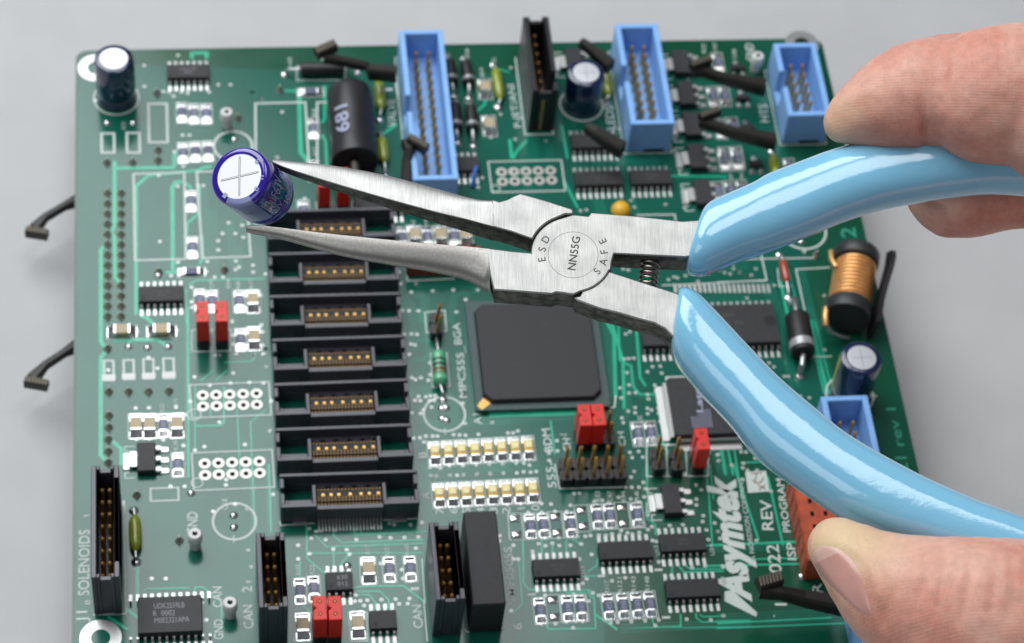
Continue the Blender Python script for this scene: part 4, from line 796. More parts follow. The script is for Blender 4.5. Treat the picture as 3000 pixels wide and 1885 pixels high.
for i_, (s, x, y0, y1) in enumerate([('o', 1110, 1095, 985), ('o', 1220, 1090, 960), ('o', 1335, 1085, 950), ('o', 1450, 1080, 950), ('o', 1030, 320, 230), ('o', 1135, 325, 230), ('o', 1250, 320, 230), ('o', 1360, 320, 230), ('n', 1105, 760, 680), ('n', 1270, 780, 690), ('n', 1440, 770, 685), ('n', 515, 935, 850), ('n', 640, 930, 850),
                                    ('e', 1885, 1190, 1110), ('e', 2035, 1190, 1110), ('e', 2120, 1200, 1130), ('e', 2235, 1190, 1110), ('i', 1450, 925, 850), ('i', 1570, 870, 810), ('i', 1570, 1260, 1180), ('c', 2010, 470, 390), ('c', 2110, 470, 380), ('c', 2280, 520, 440), ('b', 1470 + 560, 510, 430), ('b', 2160, 670, 600), ('b', 2270, 590, 515), ('b', 470, 620, 510), ('d', 155, 460, 390), ('k', 1450, 1030, 960),
                                    ('h', 130, 240, 160), ('h', 215, 235, 155), ('b', 680, 1030, 960), ('b', 690, 1370, 1300), ('a', 1110, 1140, 1080), ('f', 1560, 660, 590), ('f', 1670, 640, 580), ('f', 1780, 650, 590), ('f', 1900, 645, 590)]):
    words(['R117', 'R121', 'R143', 'R148', 'R22', 'C47', 'R94', 'R6'][i_ % 8], s, x, y0, x - 6, y1, .85)
# the white box with handwriting
c = [B('p', *q) for q in ((222, 62), (385, 55), (412, 215), (245, 228))]
part('revision_box', MB().add([(p.x, p.y, .05) for p in c], [(3, 2, 1, 0)]).mesh('box'), 'silk_ink', (0, 0, 0))
mb = MB()
for pts in ([(265, 75), (355, 70)], [(310, 75), (300, 150), (280, 120)], [(300, 150), (345, 145), (370, 105)], [(320, 165), (385, 200)], [(330, 205), (380, 165)]): mb.line([B('p', *q) for q in pts], .22, .055, .01)
part('pen_scribble', mb.mesh('scribble'), 'band_brown', (0, 0, 0))
# the slash that opens the logo
mb = MB(); q = [B('p', 60, 1000), B('p', 120, 990), B('p', 315, 1165), B('p', 310, 1200), B('p', 60, 1075)]
mb.add([(p.x, p.y, .05) for p in q], [tuple(range(len(q) - 1, -1, -1))]); part('lettering', mb.mesh('slash'), 'silk_ink', (0, 0, 0))

# plated holes of the unfitted headers
ring = cached('plated_ring', lambda: MB().ring_flat(0, 0, .5, 1.12, .02, .08, 24)); hole = cached('hole_disc', lambda: MB().lathe([(.52, .012), (.5, .016)], 20))
for s, x0, y0, x1, y1, rx, ry in [('i', 1788, 780, 2262, 764, 3, 98), ('i', 1806, 1382, 2287, 1363, 3, 102), ('g', 208, 165, 640, 152, 10, 85)]:
    for i in range(5):
        for j in range(2):
            c = B(s, x0 + (x1 - x0) * i / 4 + rx * j, y0 + (y1 - y0) * i / 4 + ry * j)
            o = part('plated_ring', ring, 'plated_tin', (c.x, c.y, 0)); link('drilled_hole', hole, 'hole_dark', o)
# soldered tails of the connector beneath
tail = cached('soldered_tail', lambda: MB().lathe([(.85, .02), (.8, .1), (.45, .55), (.32, .9), (.28, 1.5), (.1, 1.6)], 12), 50)
for k in range(13):
    y = 355 + (1440 - 355) * k / 12
    for x in (950, 1068): c = B('e', x, y); part('soldered_tail', tail, 'dull_solder', (c.x, c.y, 0))
for s, x, y in [('i', 960, 960), ('i', 960, 1065), ('i', 955, 1170), ('i', 955, 1275), ('i', 955, 1375), ('i', 950, 370), ('i', 960, 750), ('i', 1135, 750), ('i', 1310, 750), ('i', 1490, 745), ('a', 945, 1440), ('a', 1170, 1440), ('a', 1395, 1420), ('a', 1395, 1330), ('a', 1385, 830), ('e', 1400, 1050), ('e', 1980, 1030), ('m', 1155, 265),
                ('m', 1515, 650), ('a', 2100, 1050), ('b', 360, 800), ('h', 780, 800), ('c', 1130, 905)]:
    c = B(s, x, y); part('soldered_tail', tail, 'dull_solder', (c.x, c.y, 0))
for s, x, y in [('a', 942, 1085), ('a', 1170, 1085), ('i', 1135, 350), ('i', 1300, 358), ('i', 1482, 350), ('m', 1615, 245), ('m', 1972, 435), ('m', 1975, 535), ('j', 1790, 895), ('j', 1825, 890), ('j', 1795, 985), ('j', 1830, 1000), ('a', 2065, 1230), ('p', 665, 880), ('h', 660, 690), ('n', 915, 860), ('e', 1395, 1075)]:
    blob(B(s, x, y), .8, .45)
for s, x, y in [('i', 960, 625), ('i', 1135, 615), ('i', 1312, 610), ('i', 1490, 600)]: c = B(s, x, y); part('solder_pad', cached('wide_pad', lambda: MB().box(-1.3, 1.3, -.75, .75, .02, .12, .15, .05)), 'white_pad', (c.x, c.y, 0))

# vias: the ones that can be placed by eye, then a scatter that keeps clear of the parts
VI = {'a': [(1272, 580), (1275, 765), (1440, 810), (1490, 815), (1530, 850), (1600, 815), (1655, 825), (1845, 815), (1925, 750), (2033, 750), (2222, 815), (2310, 880), (1570, 490), (1610, 1195), (1670, 1195), (1538, 1340), (1617, 1470), (840, 890)],
      'b': [(115, 815), (205, 880), (380, 990), (730, 520), (335, 1390), (1340, 700), (1900, 885)], 'c': [(330, 1230), (200, 1010), (600, 1245), (115, 1215), (1855, 700), (1720, 1335), (2350, 1210), (1250, 1140), (290, 600)],
      'e': [(1400, 195), (1567, 290), (1745, 285), (1793, 285), (1410, 778), (1570, 962), (1510, 1080), (1828, 955), (2015, 613), (1963, 708), (2076, 708), (2146, 742), (1925, 772), (1925, 853), (2080, 950), (2230, 988), (2110, 1005), (2232, 1048), (2078, 1025), (1690, 1183), (1765, 1220), (1900, 1220), (1893, 1093), (1968, 1093), (1820, 1045), (1690, 1310), (1692, 1360), (2048, 1480), (2298, 1250), (2135, 635), (2340, 1065)],
      'i': [(1208, 218), (1556, 208), (2048, 133), (2305, 160), (2315, 222), (2053, 250), (2058, 330), (2083, 413), (2235, 415), (2320, 415), (2315, 340), (2345, 370), (1897, 428), (1938, 425), (1715, 618), (2057, 583), (2347, 530), (1388, 542), (1850, 692), (2033, 672), (2200, 668), (2322, 672), (955, 558), (1310, 447), (1197, 893), (1313, 890), (1553, 885), (1630, 953), (1935, 1017), (1203, 1168), (1320, 1162), (1405, 1150), (1440, 1172), (1618, 1223), (1803, 1233), (1720, 1265), (2160, 1215), (2378, 1095), (1678, 833), (2390, 830)],
      'j': [(125, 415), (238, 370), (240, 530), (272, 1093), (1440, 32), (1500, 35), (1583, 35), (1918, 45), (1520, 240), (1570, 243), (1517, 328), (1552, 338), (1460, 243), (1502, 418), (1685, 495), (1688, 598), (1525, 625), (1557, 642), (1605, 625), (1670, 648), (1583, 790), (1553, 825), (1600, 828), (1648, 793), (1688, 785), (1730, 782), (1680, 828), (1720, 825), (1628, 908), (1603, 940), (1523, 935), (1698, 885), (1973, 850), (1993, 1028), (2235, 1020), (1893, 1128), (1945, 1130), (1998, 1132), (2112, 1125), (1648, 1140), (1597, 1155), (1540, 1158), (1632, 1192), (1708, 1140), (1750, 1140), (1775, 1420), (1735, 1405), (1688, 1415), (1855, 1402), (1972, 1400), (2090, 1392), (2208, 1388), (2325, 1382), (1690, 1487), (1740, 1492), (1860, 1485), (1980, 1482), (2098, 1475), (2215, 1472), (2333, 1468)],
      'k': [(125, 1020), (265, 1112), (310, 1112), (352, 1095), (100, 1385), (218, 1385), (338, 1378), (405, 1378), (455, 1395), (225, 1465), (343, 1465), (403, 1455), (465, 1458), (515, 1452), (108, 1470), (702, 1270), (628, 1355), (697, 1180), (625, 1290), (1303, 240), (1340, 220), (1293, 460), (1332, 457), (1375, 452), (1540, 527), (1608, 523), (1495, 573), (1315, 580), (1253, 715), (1332, 688), (1265, 803), (1333, 760), (1390, 757), (1497, 773), (1503, 813), (1560, 690), (1570, 742), (1622, 585), (1325, 920), (1387, 888), (1387, 935), (1270, 980), (1282, 1022), (1495, 895), (1530, 910), (1497, 943), (1590, 895), (1595, 938), (1607, 1012), (1340, 1283), (1418, 1275), (1455, 1325), (1360, 1330), (1378, 1450), (1672, 1215), (2098, 1245), (2112, 1305), (2120, 1358), (2238, 1398), (2343, 1380), (2335, 1420), (1825, 1475), (2035, 1280)],
      'm': [(1440, 190), (1560, 190), (1910, 133), (1908, 178), (1800, 402), (1985, 340), (2088, 380), (2095, 730), (2122, 870), (1282, 968), (1400, 968), (1708, 1175), (1743, 1318)],
      'n': [(288, 258), (70, 380), (77, 730), (104, 870), (595, 547), (812, 563), (987, 555), (1138, 540), (1187, 540), (1272, 500), (1310, 512), (1450, 513), (1545, 497), (610, 630), (732, 640), (992, 640), (1187, 618), (1280, 625), (1397, 622), (1515, 618), (500, 688), (500, 803), (797, 720), (910, 725), (933, 763), (595, 760), (1493, 712), (1197, 842), (1375, 893), (1385, 968), (1303, 990), (1457, 990), (985, 1108), (980, 1160), (1025, 1157), (1085, 1152), (1057, 1197), (1203, 1147), (1323, 1143), (1353, 1183), (1440, 1137), (1425, 1180), (742, 910), (798, 905), (585, 1272), (1620, 98), (1667, 103), (1782, 97), (1842, 97), (1897, 92), (2008, 88), (2122, 85)],
      'o': [(300, 688), (183, 607), (180, 650), (340, 805), (303, 803), (512, 675), (572, 692), (628, 670), (688, 690), (782, 688), (872, 677), (908, 612), (950, 605), (567, 625), (683, 622), (425, 412), (537, 410), (617, 340), (782, 350), (652, 402), (750, 402), (360, 338), (425, 332), (537, 335), (250, 345), (983, 318), (1050, 308), (1100, 335), (1187, 283), (1290, 297), (1405, 280), (1363, 322), (1398, 157), (1415, 210), (1360, 197), (1300, 197), (1245, 197), (1320, 65), (1293, 112), (813, 250), (857, 248), (1843, 178), (1887, 220), (1845, 298), (1845, 347), (1903, 437), (1898, 487), (1470, 530), (1435, 555), (1620, 520), (1732, 515), (1930, 558), (1863, 548), (1945, 640), (1022, 605), (1080, 605), (1133, 592), (1197, 600), (1263, 583), (1305, 592), (1363, 580), (1210, 565), (1508, 655), (1475, 648), (1527, 828), (1810, 873), (1918, 863), (2072, 870), (1648, 963), (1132, 988), (1245, 963), (918, 972), (885, 1010), (972, 1090), (1020, 1112), (567, 1112), (718, 1117), (810, 1103), (935, 1158), (535, 1352), (655, 1350), (745, 1335), (825, 1330), (885, 1330), (805, 1385), (1122, 1342), (1180, 1337), (1295, 1332), (1412, 1325), (1527, 1318), (1498, 1365), (1763, 1312), (1967, 1318), (2075, 1283), (280, 1240), (960, 765), (462, 740), (855, 805), (2030, 570), (2045, 630), (2235, 130), (2000, 500)],
      'g': [(905, 507), (957, 500), (1380, 475), (1655, 450), (300, 165), (1350, 415), (1820, 480), (1325, 1030), (1680, 1115), (1730, 1090), (1830, 1080), (1760, 1100), (2035, 1060), (2130, 1025), (2240, 970), (2310, 1050), (2370, 1085), (1940, 1130), (1280, 1020)], 'h': [(465, 735), (305, 905), (180, 937), (125, 870), (20, 915), (60, 935), (105, 945), (235, 965), (270, 955), (130, 905), (235, 1135), (840, 1115), (450, 1035), (1110, 690)],
      'l': [(410, 440), (447, 470), (655, 700), (725, 713), (530, 545), (560, 545), (10, 1155), (15, 1205), (115, 1240), (190, 1135), (228, 1138), (205, 1225), (300, 1187), (845, 335)], 'p': [(315, 50), (240, 50), (205, 125), (425, 215), (45, 800), (50, 1190), (310, 600), (490, 735), (10, 530)], 'f': [(340, 40), (580, 400), (590, 540), (1410, 1045), (1520, 1225), (1708, 1215), (1890, 1205), (2000, 1290), (2105, 1205), (1425, 1150), (1560, 1150), (2145, 215), (2110, 300)]}
vm = cached('via', lambda: MB().ring_flat(0, 0, .13, .36, .02, .07, 12)); vh = cached('via_hole', lambda: MB().lathe([(.15, .018), (.14, .02)], 8))
allv = [B(s, *q) for s, l in VI.items() for q in l]
joined = MB(); k = 0
CAMP = [c for c in allv if BX0 < c.x < BX1]
CAMP.sort(key=lambda c: (c - CAM).length)
for c in CAMP:
    if k < 300: part('via', vm, 'via_tin', (c.x, c.y, 0)); k += 1
    else: joined.ring_flat(c.x, c.y, .13, .36, .02, .07, 12)
link('small_vias', joined.mesh('small_vias'), 'via_tin', board, kind='stuff')
# ------------------------------------------------------------------ the pliers, held above the board
TILT = math.radians(22); DEPTH = 405.0
O_ = CAM + (M @ Vector(((1677 - 1500) / F_PX, (942.5 - 747) / F_PX, -1))) * DEPTH
U = M @ Vector((1, 0, 0)); V = M @ Vector((0, math.cos(TILT), -math.sin(TILT))); N = M @ Vector((0, math.sin(TILT), math.cos(TILT)))
def K(px, py, w=0.0):
    """photograph point -> pliers' own plane (u, v) at height w above its face"""
    r = M @ Vector((px - 1500, 942.5 - py, -F_PX)); X = CAM + r * ((w - (CAM - O_).dot(N)) / r.dot(N)) - O_
    return Vector((X.dot(U), X.dot(V), w))
def KG(x, y, w=0.0): return K(1400 + x / 3.01, 450 + y / 3.01, w)
def KF(x, y, w=0.0): return K(700 + x / 3.01, 450 + y / 3.01, w)
FR = Matrix((U, V, N)).transposed().to_4x4()
plier = bpy.data.objects.new('pliers', None); sc.collection.objects.link(plier); plier.matrix_world = Matrix.Translation(O_ * S) @ FR
plier['label'] = 'long nose pliers with glossy light blue grips gripping a small purple capacitor'; plier['category'] = 'pliers'
def steel():
    m = mat('brushed_steel', (.80, .79, .77), .40, 1); nt = m.node_tree; b = nt.nodes['Principled BSDF']
    tc = nt.nodes.new('ShaderNodeTexCoord'); mp = nt.nodes.new('ShaderNodeMapping'); mp.inputs['Scale'].default_value = (1, .035, .035); mp.inputs['Rotation'].default_value = (0, 0, math.radians(-6))
    n = nt.nodes.new('ShaderNodeTexNoise'); n.inputs['Scale'].default_value = 4800; n.inputs['Detail'].default_value = 5; n.inputs['Roughness'].default_value = .85
    n3 = nt.nodes.new('ShaderNodeTexNoise'); n3.inputs['Scale'].default_value = 260; n3.inputs['Detail'].default_value = 3
    nt.links.new(tc.outputs['Object'], mp.inputs[0]); nt.links.new(mp.outputs[0], n.inputs['Vector']); nt.links.new(tc.outputs['Object'], n3.inputs['Vector'])
    r = nt.nodes.new('ShaderNodeMapRange'); r.inputs[1].default_value = .3; r.inputs[2].default_value = .7; r.inputs[3].default_value = .48; r.inputs[4].default_value = .62; nt.links.new(n3.outputs['Fac'], r.inputs[0]); nt.links.new(r.outputs[0], b.inputs['Roughness'])
    cr = nt.nodes.new('ShaderNodeMapRange'); cr.inputs[1].default_value = .25; cr.inputs[2].default_value = .75; cr.inputs[3].default_value = .62; cr.inputs[4].default_value = 1.2; nt.links.new(n.outputs['Fac'], cr.inputs[0])
    mx = nt.nodes.new('ShaderNodeMix'); mx.data_type = 'RGBA'; mx.blend_type = 'MULTIPLY'; mx.inputs[0].default_value = 1; mx.inputs[6].default_value = (.50, .495, .48, 1); nt.links.new(cr.outputs[0], mx.inputs[7]); nt.links.new(mx.outputs[2], b.inputs['Base Color'])
    bp = nt.nodes.new('ShaderNodeBump'); bp.inputs['Distance'].default_value = .012 * S; nt.links.new(n.outputs['Fac'], bp.inputs['Height']); nt.links.new(bp.outputs[0], b.inputs['Normal'])
steel()
mat('satin_shaded_steel', (.44, .42, .395), .44, 1, noise_amt=.18, noise_scale=2600, bump=.012, bump_scale=6000, rough_var=.06)  # darker than the flats: the dark the jaw reflects is toned in
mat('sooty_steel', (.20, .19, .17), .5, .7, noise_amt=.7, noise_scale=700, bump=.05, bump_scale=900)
mat('engraving', (.045, .035, .03), .6)
mat('spring_wire', (.32, .30, .27), .25, 1)
mat('dark_gap', (.02, .017, .014), .7)
T = 5.6
def ccw(p): 
    a = sum(p[i][0] * p[(i + 1) % len(p)][1] - p[(i + 1) % len(p)][0] * p[i][1] for i in range(len(p))); return p if a > 0 else p[::-1]
def arc(r, a0, a1, n):
    c = K(1677, 747); k = r / 18.52
    return [(c.x + k * math.cos(math.radians(a0 + (a1 - a0) * i / n)), c.y + k * math.sin(math.radians(a0 + (a1 - a0) * i / n))) for i in range(n + 1)]
def pl(pts, w=0): return [tuple(K(*p, w))[:2] for p in pts]
# half one: lower jaw, pivot disc, upper handle
poly1 = pl([(1423, 726), (1500, 736), (1556, 741)]) + arc(122, 175, 104, 14) + pl([(1679, 629), (1724, 634), (1732, 623), (1790, 627), (1865, 633), (1940, 641), (1998, 648), (2120, 640), (2120, 735), (2008, 754), (1900, 749), (1799, 744), (1793, 765), (1790, 790)]) + arc(118, -25, -78, 10) + \
        pl([(1679, 864), (1650, 859), (1629, 857), (1616, 862), (1540, 856), (1446, 849), (1434, 800)])
def D_section(A, Bo, t, p, n=12):
    """half round jaw section from the flat inner edge A to the outer edge Bo"""
    A = Vector(A[:2]); Bo = Vector(Bo[:2]); out = [(A.x, A.y, -t), (A.x, A.y, -t * .5), (A.x, A.y, -.12), (A.x + (Bo - A).normalized().x * .12, A.y + (Bo - A).normalized().y * .12, 0)]
    for i in range(1, n + 1):
        u = math.sin(math.pi / 2 * i / n); w_ = -(t / 2) * (1 - max(0, 1 - u ** p) ** (1 / p)); q = A.lerp(Bo, max(u, .04)); out.append((q.x, q.y, w_))
    for i in range(n - 1, 0, -1):
        u = math.sin(math.pi / 2 * i / n); w_ = -t / 2 - (t / 2) * max(0, 1 - u ** p) ** (1 / p); q = A.lerp(Bo, max(u, .04)); out.append((q.x, q.y, w_))
    return out
def resample(st, n):
    out = []
    for k in range(n + 1):
        f = k / n * (len(st) - 1); i = min(int(f), len(st) - 2); g = f - i
        p0, p1, p2, p3 = st[max(i - 1, 0)], st[i], st[i + 1], st[min(i + 2, len(st) - 1)]
        out.append([.5 * ((2 * b) + (c - a) * g + (2 * a - 5 * b + 4 * c - d) * g * g + (3 * b - a - 3 * c + d) * g ** 3) for a, b, c, d in zip(p0, p1, p2, p3)])
    return out
def jaw(stations, name, flip):
    rs = []
    for ax, ay, bx_, by, t, p in resample(stations, 44): rs.append(D_section(K(ax, ay, 0), K(bx_, by, -t / 2), t, p))
    mb = MB().rings(rs)
    if flip: mb.f = [tuple(reversed(f)) for f in mb.f]
    return mb
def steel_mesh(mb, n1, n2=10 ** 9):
    """ground flats bright, lower jaw satin with its dark reflection toned in, the unground side walls sooty"""
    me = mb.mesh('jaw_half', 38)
    for m_ in ('brushed_steel', 'satin_shaded_steel', 'sooty_steel'): me.materials.append(MATS[m_])
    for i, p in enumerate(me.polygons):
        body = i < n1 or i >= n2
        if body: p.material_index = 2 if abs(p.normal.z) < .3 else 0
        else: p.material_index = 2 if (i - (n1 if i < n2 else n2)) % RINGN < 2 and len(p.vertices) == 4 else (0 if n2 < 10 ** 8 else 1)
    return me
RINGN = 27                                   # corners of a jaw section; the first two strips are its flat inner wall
lower = jaw([(720, 662, 722, 680, 1.6, 2), (735, 660, 745, 686, 2.0, 2), (800, 664, 833, 703, 2.5, 2), (966, 684, 999, 749, 3.4, 2), (1165, 704, 1150, 777, 4.2, 2), (1290, 715, 1265, 796, 4.8, 2), (1380, 722, 1360, 818, 5.3, 2.1), (1425, 727, 1418, 848, 5.6, 2.4), (1434, 728, 1436, 862, 5.6, 3.4)], 'lower', True)
upper = jaw([(800, 476, 798, 469, 1.6, 2), (833, 491, 850, 474, 2.0, 2), (949, 529, 970, 486, 2.6, 2), (1115, 578, 1130, 515, 3.4, 2), (1265, 619, 1285, 557, 4.2, 2.1), (1360, 642, 1368, 586, 4.9, 3.6), (1405, 654, 1410, 601, 5.4, 7.0), (1446, 665, 1447, 606, 5.6, 12.0)], 'upper', False)
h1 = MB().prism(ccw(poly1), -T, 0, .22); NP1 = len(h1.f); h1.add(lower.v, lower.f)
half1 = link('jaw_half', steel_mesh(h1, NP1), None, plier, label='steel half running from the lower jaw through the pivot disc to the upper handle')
poly2 = pl([(1440, 663), (1440, 584), (1463, 591), (1486, 585), (1505, 575), (1525, 567), (1600, 588), (1676, 612), (1681, 622), (1676, 628), (1655, 628)]) + arc(127, 113, 157, 12) + pl([(1500, 680)])
poly3 = arc(119.5, -27, -76, 12) + pl([(1700, 868), (1681, 871), (1690, 880), (1759, 905), (1815, 918), (1875, 936), (1918, 947), (1948, 963), (1985, 1000), (2060, 1060), (2100, 960), (2010, 868), (1986, 860), (1880, 826), (1790, 797)])
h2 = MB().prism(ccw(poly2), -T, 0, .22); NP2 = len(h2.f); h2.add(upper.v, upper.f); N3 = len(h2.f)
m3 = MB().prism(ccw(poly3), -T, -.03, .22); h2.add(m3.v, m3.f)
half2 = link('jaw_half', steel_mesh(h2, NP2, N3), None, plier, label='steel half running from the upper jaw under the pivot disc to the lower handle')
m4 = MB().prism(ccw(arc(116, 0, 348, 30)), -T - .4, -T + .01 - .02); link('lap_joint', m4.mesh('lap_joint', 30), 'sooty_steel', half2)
c = K(1679, 747); link('rivet', MB().ring_flat(c.x, c.y, 3.93, 3.99, 0.0, .006, 60).mesh('rivet'), 'engraving', half1)
def etched(body, p0, p1, cap, bold=.004):
    mb = MB(); put_text(mb, body, p0, p1, cap, .012, bold); link('engraved_lettering', mb.mesh('engraved'), 'engraving', half1)
etched('NN55G', KG(858, 1032), KG(903, 738), 1.30, .014)
cc = KG(838, 893)
for ch, x, y, out in (('E', 562, 935, 1), ('S', 565, 845, 1), ('D', 597, 757, 1), ('S', 1050, 1038, -1), ('A', 1103, 957, -1), ('F', 1112, 868, -1), ('E', 1100, 775, -1)):
    p = KG(x, y); rho = (p - cc); rho.z = 0; rho = rho.normalized() * out; d = Vector((rho.y, -rho.x, 0)); wl = text_mesh(ch, .0)[2] * 1.25 / CAPH; q = p - rho * .62
    etched(ch, q - d * wl / 2, q + d * wl / 2, 1.25, .006)
# shadowed wedge between the jaws and the disc is just the open gap; return spring between the handles
pts = []; a_, b_ = K(1908, 742, -2.8), K(1896, 856, -2.8); ax = (b_ - a_); e1 = Vector((ax.y, -ax.x, 0)).normalized(); e2 = Vector((0, 0, 1)); nt_ = 7.5; ns = 150
for i in range(ns): f = i / (ns - 1); th = 2 * math.pi * nt_ * f; pts.append(a_ + ax * f + e1 * (1.38 * math.cos(th)) + e2 * (1.38 * math.sin(th)))
link('return_spring', MB().tube(pts, .25, 8).mesh('spring', 60), 'spring_wire', plier)

def grip_material():
    m = mat('grip_vinyl', (.24, .57, .79), .13, 0, spec=.55, coat=1.0, coat_rough=.02); nt = m.node_tree; b = nt.nodes['Principled BSDF']
    tc = nt.nodes.new('ShaderNodeTexCoord'); mp = nt.nodes.new('ShaderNodeMapping'); mp.inputs['Rotation'].default_value = (0, 0, math.radians(38)); mp.inputs['Scale'].default_value = (.45, 1, 1)
    a = nt.nodes.new('ShaderNodeTexNoise'); a.inputs['Scale'].default_value = 620; a.inputs['Detail'].default_value = 5; a.inputs['Roughness'].default_value = .62
    nt.links.new(tc.outputs['Object'], mp.inputs[0]); nt.links.new(mp.outputs[0], a.inputs['Vector'])
    f = nt.nodes.new('ShaderNodeTexNoise'); f.inputs['Scale'].default_value = 1500; f.inputs['Detail'].default_value = 3; nt.links.new(tc.outputs['Object'], f.inputs['Vector'])
    b1 = nt.nodes.new('ShaderNodeBump'); b1.inputs['Distance'].default_value = .035 * S; nt.links.new(a.outputs['Fac'], b1.inputs['Height'])
    b2 = nt.nodes.new('ShaderNodeBump'); b2.inputs['Distance'].default_value = .006 * S; nt.links.new(f.outputs['Fac'], b2.inputs['Height']); nt.links.new(b1.outputs[0], b2.inputs['Normal'])
    nt.links.new(b2.outputs[0], b.inputs['Normal']); nt.links.new(b2.outputs[0], b.inputs['Coat Normal']); b.inputs['Subsurface Weight'].default_value = .15; b.inputs['Subsurface Radius'].default_value = (.3 * S, .6 * S, .8 * S); b.inputs['Subsurface Scale'].default_value = 1
grip_material()
def grip(st, label, H=10.4):
    rows = resample(st, 70); rs = []; n = 40
    for k, (ax, ay, bx_, by, f) in enumerate(rows):
        A = K(ax, ay, -2.8); Bq = K(bx_, by, -2.8); mid = (A + Bq) / 2; h = (A - Bq) / 2; hz = H / 2 * f; r = []
        for i in range(n):
            th = 2 * math.pi * i / n; c_, s_ = math.cos(th), math.sin(th); e = 2 / 2.35
            cu = math.copysign(abs(c_) ** e, c_); su = math.copysign(abs(s_) ** e, s_); q = mid + h * cu; r.append((q.x, q.y, -2.8 + hz * su))
        rs.append(r)
    mb = MB().rings(rs)
    o = link('grip', mb.mesh('grip', 70), 'grip_vinyl', plier, label=label)
    return o
grip([(2056, 665, 2020, 752, .55), (2050, 648, 2010, 772, .66), (2057, 625, 2014, 792, .82), (2070, 608, 2030, 801, .92), (2098, 590, 2072, 800, .97), (2200, 546, 2167, 760, 1), (2249, 518, 2245, 735, 1), (2332, 486, 2362, 690, 1), (2418, 454, 2470, 645, 1), (2500, 432, 2570, 612, 1), (2620, 408, 2670, 590, 1), (2780, 395, 2800, 570, 1), (2941, 400, 2941, 560, 1), (3150, 430, 3140, 585, 1), (3500, 540, 3480, 690, .95), (3540, 560, 3520, 680, .7)], 'upper light blue vinyl grip under the index finger')
grip([(1994, 868, 1972, 965, .55), (1988, 855, 1966, 985, .66), (1998, 850, 1966, 1010, .82), (2015, 853, 1971, 1036, .92), (2045, 868, 1987, 1070, .97), (2081, 903, 2015, 1105, 1), (2131, 956, 2064, 1162, 1), (2200, 1030, 2131, 1232, 1), (2287, 1118, 2212, 1332, 1), (2399, 1214, 2300, 1402, 1), (2474, 1274, 2384, 1460, 1), (2571, 1333, 2470, 1515, 1), (2698, 1401, 2600, 1575, 1), (2847, 1468, 2770, 1635, 1), (2941, 1503, 2890, 1670, 1), (3150, 1575, 3120, 1740, 1), (3450, 1650, 3440, 1800, .95), (3490, 1665, 3480, 1790, .7)], 'lower light blue vinyl grip resting on the thumb')

# ------------------------------------------------------------------ the capacitor in the jaws
mat('purple_sleeve', (.030, .010, .34), .16, spec=.6, coat=.8, coat_rough=.06, noise_amt=.35, noise_scale=300, bump=.03, bump_scale=500)
mat('stripe_lilac', (.22, .25, .46), .3, coat=.4)
mat('sleeve_print', (.36, .38, .62), .35)
mat('can_glare_white', (.93, .93, .95), .5, 0, bump=.004, bump_scale=4000)  # aluminium top, its blown-out reflection put in as matt white
LC, RC = 11.6, 5.0; mid = K(741, 547, -1.6)
Zc = Vector((-3.5, 2.9, 11.7)).normalized(); Xc = Vector((1, 0, 0)); Xc = (Xc - Zc * Xc.dot(Zc)).normalized(); Yc = Zc.cross(Xc)
CM = Matrix((M @ Xc, M @ Yc, M @ Zc)).transposed().to_4x4()
capo = bpy.data.objects.new('capacitor', None); sc.collection.objects.link(capo); capo.matrix_world = Matrix.Translation((O_ + U * mid.x + V * mid.y + N * mid.z) * S) @ CM
capo['label'] = 'small purple sleeved capacitor with a white cross scored top gripped by the plier tips'; capo['category'] = 'capacitor'
h = LC / 2
sl = link('sleeve', MB().lathe([(3.7, h - .30), (3.73, h + .02), (4.05, h + .03), (4.55, h - .06), (4.85, h - .3), (RC, h - .75), (RC, h - 1.6), (4.86, -h + 3.0), (4.72, -h + 2.5), (4.86, -h + 2.0), (RC, -h + 1.4), (RC, -h + .5), (4.6, -h)], 72, cap0=False).mesh('sleeve', 50), 'purple_sleeve', capo)
top = link('can_top', MB().lathe([(3.75, h - .30), (3.74, h - .06), (3.3, h - .05)], 64).mesh('can_top', 20), 'can_glare_white', capo)
mb = MB(); mb2 = MB()
for ang, L0 in ((91, 3.25), (8, 3.2)):
    d = Vector((math.cos(math.radians(ang)), math.sin(math.radians(ang)))); s_ = Vector((-d.y, d.x))
    for off, m_, wd in ((-.11, mb, .09), (.11, mb, .06), (0, mb2, .12)):
        q = [d * t_ + s_ * (off + k_) for t_, k_ in ((-L0, -wd / 2), (L0, -wd / 2), (L0, wd / 2), (-L0, wd / 2))]; m_.add([(p.x, p.y, h - .03 + (.02 if m_ is mb2 else 0)) for p in q], [(0, 1, 2, 3)])
    q = [d * t_ + s_ * k_ for t_, k_ in ((L0 - .35, -.14), (L0 + .05, -.12), (L0 + .05, .12), (L0 - .35, .14))]; mb.add([(p.x, p.y, h - .02) for p in q], [(0, 1, 2, 3)])
link('score_shadow', mb.mesh('score'), 'engraving', top); link('score_ridge', mb2.mesh('ridge'), 'can_glare_white', top)
def band_on(a0, a1, z0, z1, m, name, r=RC + .015, rt=None):
    n = 16; g = lambda r_, z: [(r_ * math.cos(math.radians(a0 + (a1 - a0) * i / n)), r_ * math.sin(math.radians(a0 + (a1 - a0) * i / n)), z) for i in range(n + 1)]
    mb = MB().rings([g(r, z0), g(r, z1)] + ([g(4.87, h - .28), g(4.56, h - .035), g(4.06, h + .05), g(3.76, h + .04)] if rt else []), False, False, False); link(name, mb.mesh(name, 60), m, sl)
band_on(-118, -62, -h + 3.0, h - .78, 'stripe_lilac', 'sleeve_stripe', rt=1)  # the printed polarity stripe
